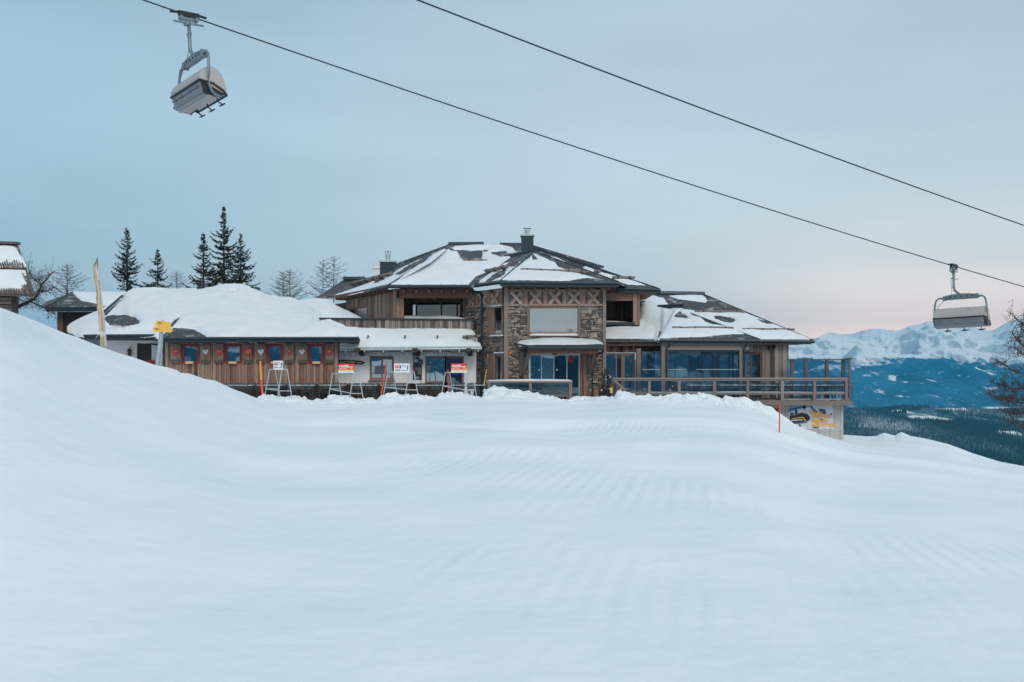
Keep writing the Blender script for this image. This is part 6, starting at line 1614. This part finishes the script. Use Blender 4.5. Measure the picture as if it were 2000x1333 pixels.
# ------------------------------------------------------------------ Christmas trees, pots and small things by the door
M['fir'] = mat("decorated_fir_needle", rough=.8, tones=[(0, (.03, .045, .03)), (.6, (.07, .095, .055)), (.85, (.13, .12, .07)), (1, (.30, .24, .14))])
def small_tree(loc, h, r, lab, name, seed, pot=None, balls=12, group=None):
    rnd = random.Random(seed); t = thing(name, lab, "Christmas tree", loc, 0, group); g = MB(); x, y, z = loc
    for i in range(int(1300 * h * r)):
        f = rnd.random() ** 1.3; rr = r * (1 - f) * rnd.uniform(.5, 1) + .03; a = rnd.uniform(0, 6.28)
        p = Vector((x + rr * math.cos(a), y + rr * math.sin(a), z + .3 + f * (h - .3))); d = Vector((math.cos(a), math.sin(a), rnd.uniform(-.5, .3))).normalized() * .13; w = Vector((rnd.uniform(-1, 1), rnd.uniform(-1, 1), rnd.uniform(-1, 1))).normalized() * .025
        g.add([p - w, p + w, p + d + w * .3, p + d - w * .3], [(0, 1, 2, 3)], rnd.random())
    g.tube([(x, y, z), (x, y, z + h)], .03, 6, .008, tone=0); g.build("foliage", M['fir'], t)
    for i in range(balls):
        f = rnd.random() * .85; rr = r * (1 - f) + .03; a = rnd.uniform(3.4, 6.0)
        p = Vector((x + rr * math.cos(a), y + rr * math.sin(a), z + .32 + f * (h - .3))); g = MB(); q = rnd.choice((.035, .045, .055))
        g.tube([p + Vector((0, 0, -q)), p + Vector((0, 0, -q * .7)), p, p + Vector((0, 0, q * .7)), p + Vector((0, 0, q))], q, 8)
        vsn = [Vector(v) for v in g.v]; 
        for k_ in range(8):
            for j_, sc_ in ((0, .3), (1, .8), (3, .8), (4, .3)):
                c_ = p + Vector((0, 0, (-q, -q * .7, 0, q * .7, q)[j_])); vsn[j_ * 8 + k_] = c_ + (vsn[j_ * 8 + k_] - c_) * sc_
        g.v = [tuple(v) for v in vsn]; g.build("bauble", M['red_bright'] if rnd.random() < .45 else M['white'], t, True)
    if pot:
        g = MB(); pr, ph = pot
        prof_ = [(pr * .55, 0), (pr * .9, ph * .35), (pr, ph * .75), (pr * .95, ph)]
        for (r0, z0), (r1, z1) in zip(prof_[:-1], prof_[1:]): g.tube([(x, y, z + z0), (x, y, z + z1)], r0, 16, r1)
        g.build("pot", M['pot'], t, True)
    return t
gY = 55.9
small_tree((fx(1186, gY), gY, fz(775, gY)), 1.55, .36, "decorated Christmas tree in a round dark pot right of the entrance", "christmas_tree", 3, (.26, .38), 8)
small_tree((fx(1018, 56.3), 56.3, .15), 1.25, .25, "small Christmas tree with a red bauble left of the glass entrance doors", "christmas_tree", 4, None, 3)
small_tree((fx(1316, 56.6), 56.6, .1), 1.0, .33, "bushy decorated fir behind the terrace railing", "christmas_tree", 9, None, 5)
g = MB(); p = P(1164, 776, 55.8); g.tube([p, p + Vector((0, 0, .42))], .16, 12, .15); tag(g.build("wooden_stump", M['warm_wood'], None), "upright cut log standing left of the potted Christmas tree", "log")
g = MB(); p = P(1153, 774, 56.2); g.box(p.x - .16, p.x + .14, p.y - .1, p.y + .1, p.z + .1, p.z + .17); g.box(p.x - .1, p.x - .06, p.y - .08, p.y + .08, p.z - .2, p.z + .1); g.box(p.x + .05, p.x + .09, p.y - .08, p.y + .08, p.z - .2, p.z + .1); tag(g.build("wooden_stool", M['grey_wood'], None), "low grey wooden stool against the stone pier right of the doors", "stool")
g = MB(); p = P(1157, 772, 55.7)
for k in range(5): g.tube([p + Vector((.1 * math.cos(k), .05 * math.sin(k), .35)), p + Vector((.18 * math.cos(k), .1 * math.sin(k), .5))], .05, 8, .02)
for u_, v_, m_, lab, c in ((1194, 763, M['yellow'], "yellow mitten-like sticker on the stair railing boards", "sticker"),):
    p = P(u_, v_, 54.1); g = MB(); g.box(p.x - .06, p.x + .06, p.y, p.y + .02, p.z - .14, p.z + .16); tag(g.build("yellow_sticker", m_, None), "yellow board fixed on the stair railing right of the Christmas tree", "board")
ff = thing("fairground_figure", "small red and yellow painted figure at the foot of the stair railing", "figure", P(1216, 776, 53.2))
p = P(1212, 772, 53.0); g = MB(); g.tube([p, p + Vector((0, 0, .22))], .10, 10, .06); g.build("body", M['red_bright'], ff); g = MB(); g.tube([p + Vector((0, 0, .22)), p + Vector((0, 0, .34))], .06, 10, .05); g.build("head", M['lime'], ff)

g = MB(); pp = P(996, 690, TY - .18); g.tube([pp, pp + Vector((0, .12, 0))], .07, 12); tag(g.build("alarm_lamp", M['orange_red'], None), "small round orange warning lamp on the stone beside the grey corner post", "lamp")

# ------------------------------------------------------------------ terrace furniture
def make_table(L, Wd, lab, group, high=.74):
    t = thing("terrace_table", lab, "table", (0, 0, 0), 0, group)
    g = MB(); g.box(-L / 2, L / 2, -Wd / 2, Wd / 2, high - .035, high); tp = local(g, "tabletop", M['chair_dark'], t)
    g = MB(); g.box(-L / 2 + .03, L / 2 - .05, -Wd / 2 + .03, Wd / 2 - .02, high + .001, high + .03); local(g, "table_snow", M['roof_snow'], tp)
    for sx in (-1, 1):
        for sy in (-1, 1):
            g = MB(); g.tube([(sx * (L / 2 - .12), sy * (Wd / 2 - .1), 0), (sx * (L / 2 - .12), sy * (Wd / 2 - .1), high - .035)], .025, 5); local(g, "leg", M['chair_dark'], t)
    return t
def make_chair(lab, group):
    t = thing("terrace_chair", lab, "chair", (0, 0, 0), 0, group)
    g = MB()
    for i in range(5): g.box(-.22, .22, -.22 + i * .088, -.15 + i * .088, .43, .455)
    local(g, "seat", M['chair_dark'], t)
    g = MB()
    for i in range(3): g.prism([(-.22, .24 + i * .02, .56 + i * .11), (.22, .24 + i * .02, .56 + i * .11), (.22, .255 + i * .02, .64 + i * .11), (-.22, .255 + i * .02, .64 + i * .11)], (0, .015, 0))
    for s in (-1, 1): g.tube([(s * .21, .2, .43), (s * .21, .3, .9)], .016, 5)
    local(g, "backrest", M['chair_dark'], t)
    for sx in (-1, 1):
        for sy in (-1, 1):
            g = MB(); g.tube([(sx * .24, sy * .24, 0), (sx * .2, sy * .19, .44)], .016, 5); local(g, "leg", M['chair_dark'], t)
    for s in (-1, 1):
        g = MB(); g.tube([(s * .24, -.2, .44), (s * .24, -.2, .66), (s * .24, .24, .68)], .015, 5); local(g, "armrest", M['chair_dark'], t)
    return t
tb_l = "dark slatted terrace table with a thin snow cover below the chalet and white wall"
chl = "dark slatted terrace chair on the sunken terrace below the chalet and white wall"
table0 = make_table(1.5, .75, tb_l, "tables on the left terrace"); chair0_ = make_chair(chl, "chairs on the left terrace")
first = {'t': True, 'c': True}
def put(proto, key, x, y, z, rz, lab=None, grp=None):
    o = proto if first[key] else copy_tree(proto); first[key] = False
    o.location = (x, y, z); o.rotation_euler = (0, 0, rz)
    if lab: o["label"] = lab; o["group"] = grp
    return o
zter = .10
rnd = random.Random(3)
ORD = ["first", "second", "third", "fourth", "fifth", "sixth", "seventh", "last"]
def table_set(i, u, Yt, zf, where, grp, ords, gap=.38):
    x = fx(u, Yt); wh = ords + " " + where
    put(table0, 't', x, Yt, zf, rnd.uniform(-.06, .06), wh, "tables " + grp)
    for sx, sn in ((-gap, "left"), (gap, "right")):
        put(chair0_, 'c', x + sx, Yt - .62, zf, math.pi + rnd.uniform(-.25, .25), "dark chair, near %s seat at the %s" % (sn, wh), "chairs " + grp)
        put(chair0_, 'c', x + sx, Yt + .62, zf, rnd.uniform(-.25, .25), "dark chair, far %s seat at the %s" % (sn, wh), "chairs " + grp)
for i, u in enumerate((470, 530, 590, 650, 712, 770, 838, 910)):
    table_set(i, u, 56.4 + .5 * (i % 2), zter, "dark table from left below the chalet", "on the left terrace", ORD[i])
for i, u in enumerate((1370, 1430, 1490, 1545, 1600, 1635)):
    table_set(i, u, 55.9 + .35 * (i % 2), .11, "dark table from left behind the terrace rail", "on the right terrace", ORD[i] if i < 5 else "rightmost")
for u, sd in ((990, "left"), (1070, "right")):
    Yt = 55.5; x = fx(u, Yt)
    put(table0, 't', x, Yt, 0, 0, sd + " one of two dark tables behind the low entrance railing", "tables by the entrance")
    for sx, sn in ((-.9, "left"), (.9, "right")): put(chair0_, 'c', x + sx, Yt, 0, (-1 if sx > 0 else 1) * 1.57 + rnd.uniform(-.2, .2), "dark chair at the %s end of the %s table behind the entrance railing" % (sn, sd), "chairs by the entrance")
bar = thing("bar_table", "high round dark bar table between the rightmost trestle and the lodge corner", "table", P(937, 780, 55.5))
p = P(937, 752, 55.3); g = MB(); g.box(p.x - .45, p.x + .3, p.y - .3, p.y + .3, p.z - .04, p.z); g.build("tabletop", M['metal_light'], bar)
g = MB(); g.tube([(p.x - .1, p.y, -.3), (p.x - .1, p.y, p.z - .04)], .28, 12, .2); g.build("base", M['metal_dark'], bar)
# log bench plinths so nothing floats: terrace slab under the left furniture
g = MB(); g.box(fx(430, 56), fx(948, 56), 54.8, 59.0, -.5, .095); tr = g.build("stone_terrace", M['pot'], None); struct(tr)
g = MB(); g.box(fx(948, 56) + .01, fx(1196, 55), 54.45, 57.3, -.6, -.005); tr = g.build("entrance_paving", M['pot'], None); struct(tr)

# ------------------------------------------------------------------ air
def haze_mat():
    m = bpy.data.materials.new("haze"); m.use_nodes = True; nt = m.node_tree; N = nt.nodes
    for n in list(N):
        if n.type != 'OUTPUT_MATERIAL': N.remove(n)
    v = N.new("ShaderNodeVolumePrincipled"); v.inputs['Color'].default_value = (.05, .60, 1.0, 1); v.inputs['Density'].default_value = 5.8e-5; v.inputs['Anisotropy'].default_value = 0.0
    nt.links.new(v.outputs[0], [n for n in N if n.type == 'OUTPUT_MATERIAL'][0].inputs['Volume']); return m
g = MB(); g.box(-16500, 16500, -12500, 19500, -420, 1020)
hz = g.build("haze", haze_mat(), None); hz["kind"] = "stuff"; hz["label"] = "thin blue air over the valley and far mountains"; hz["category"] = "haze"
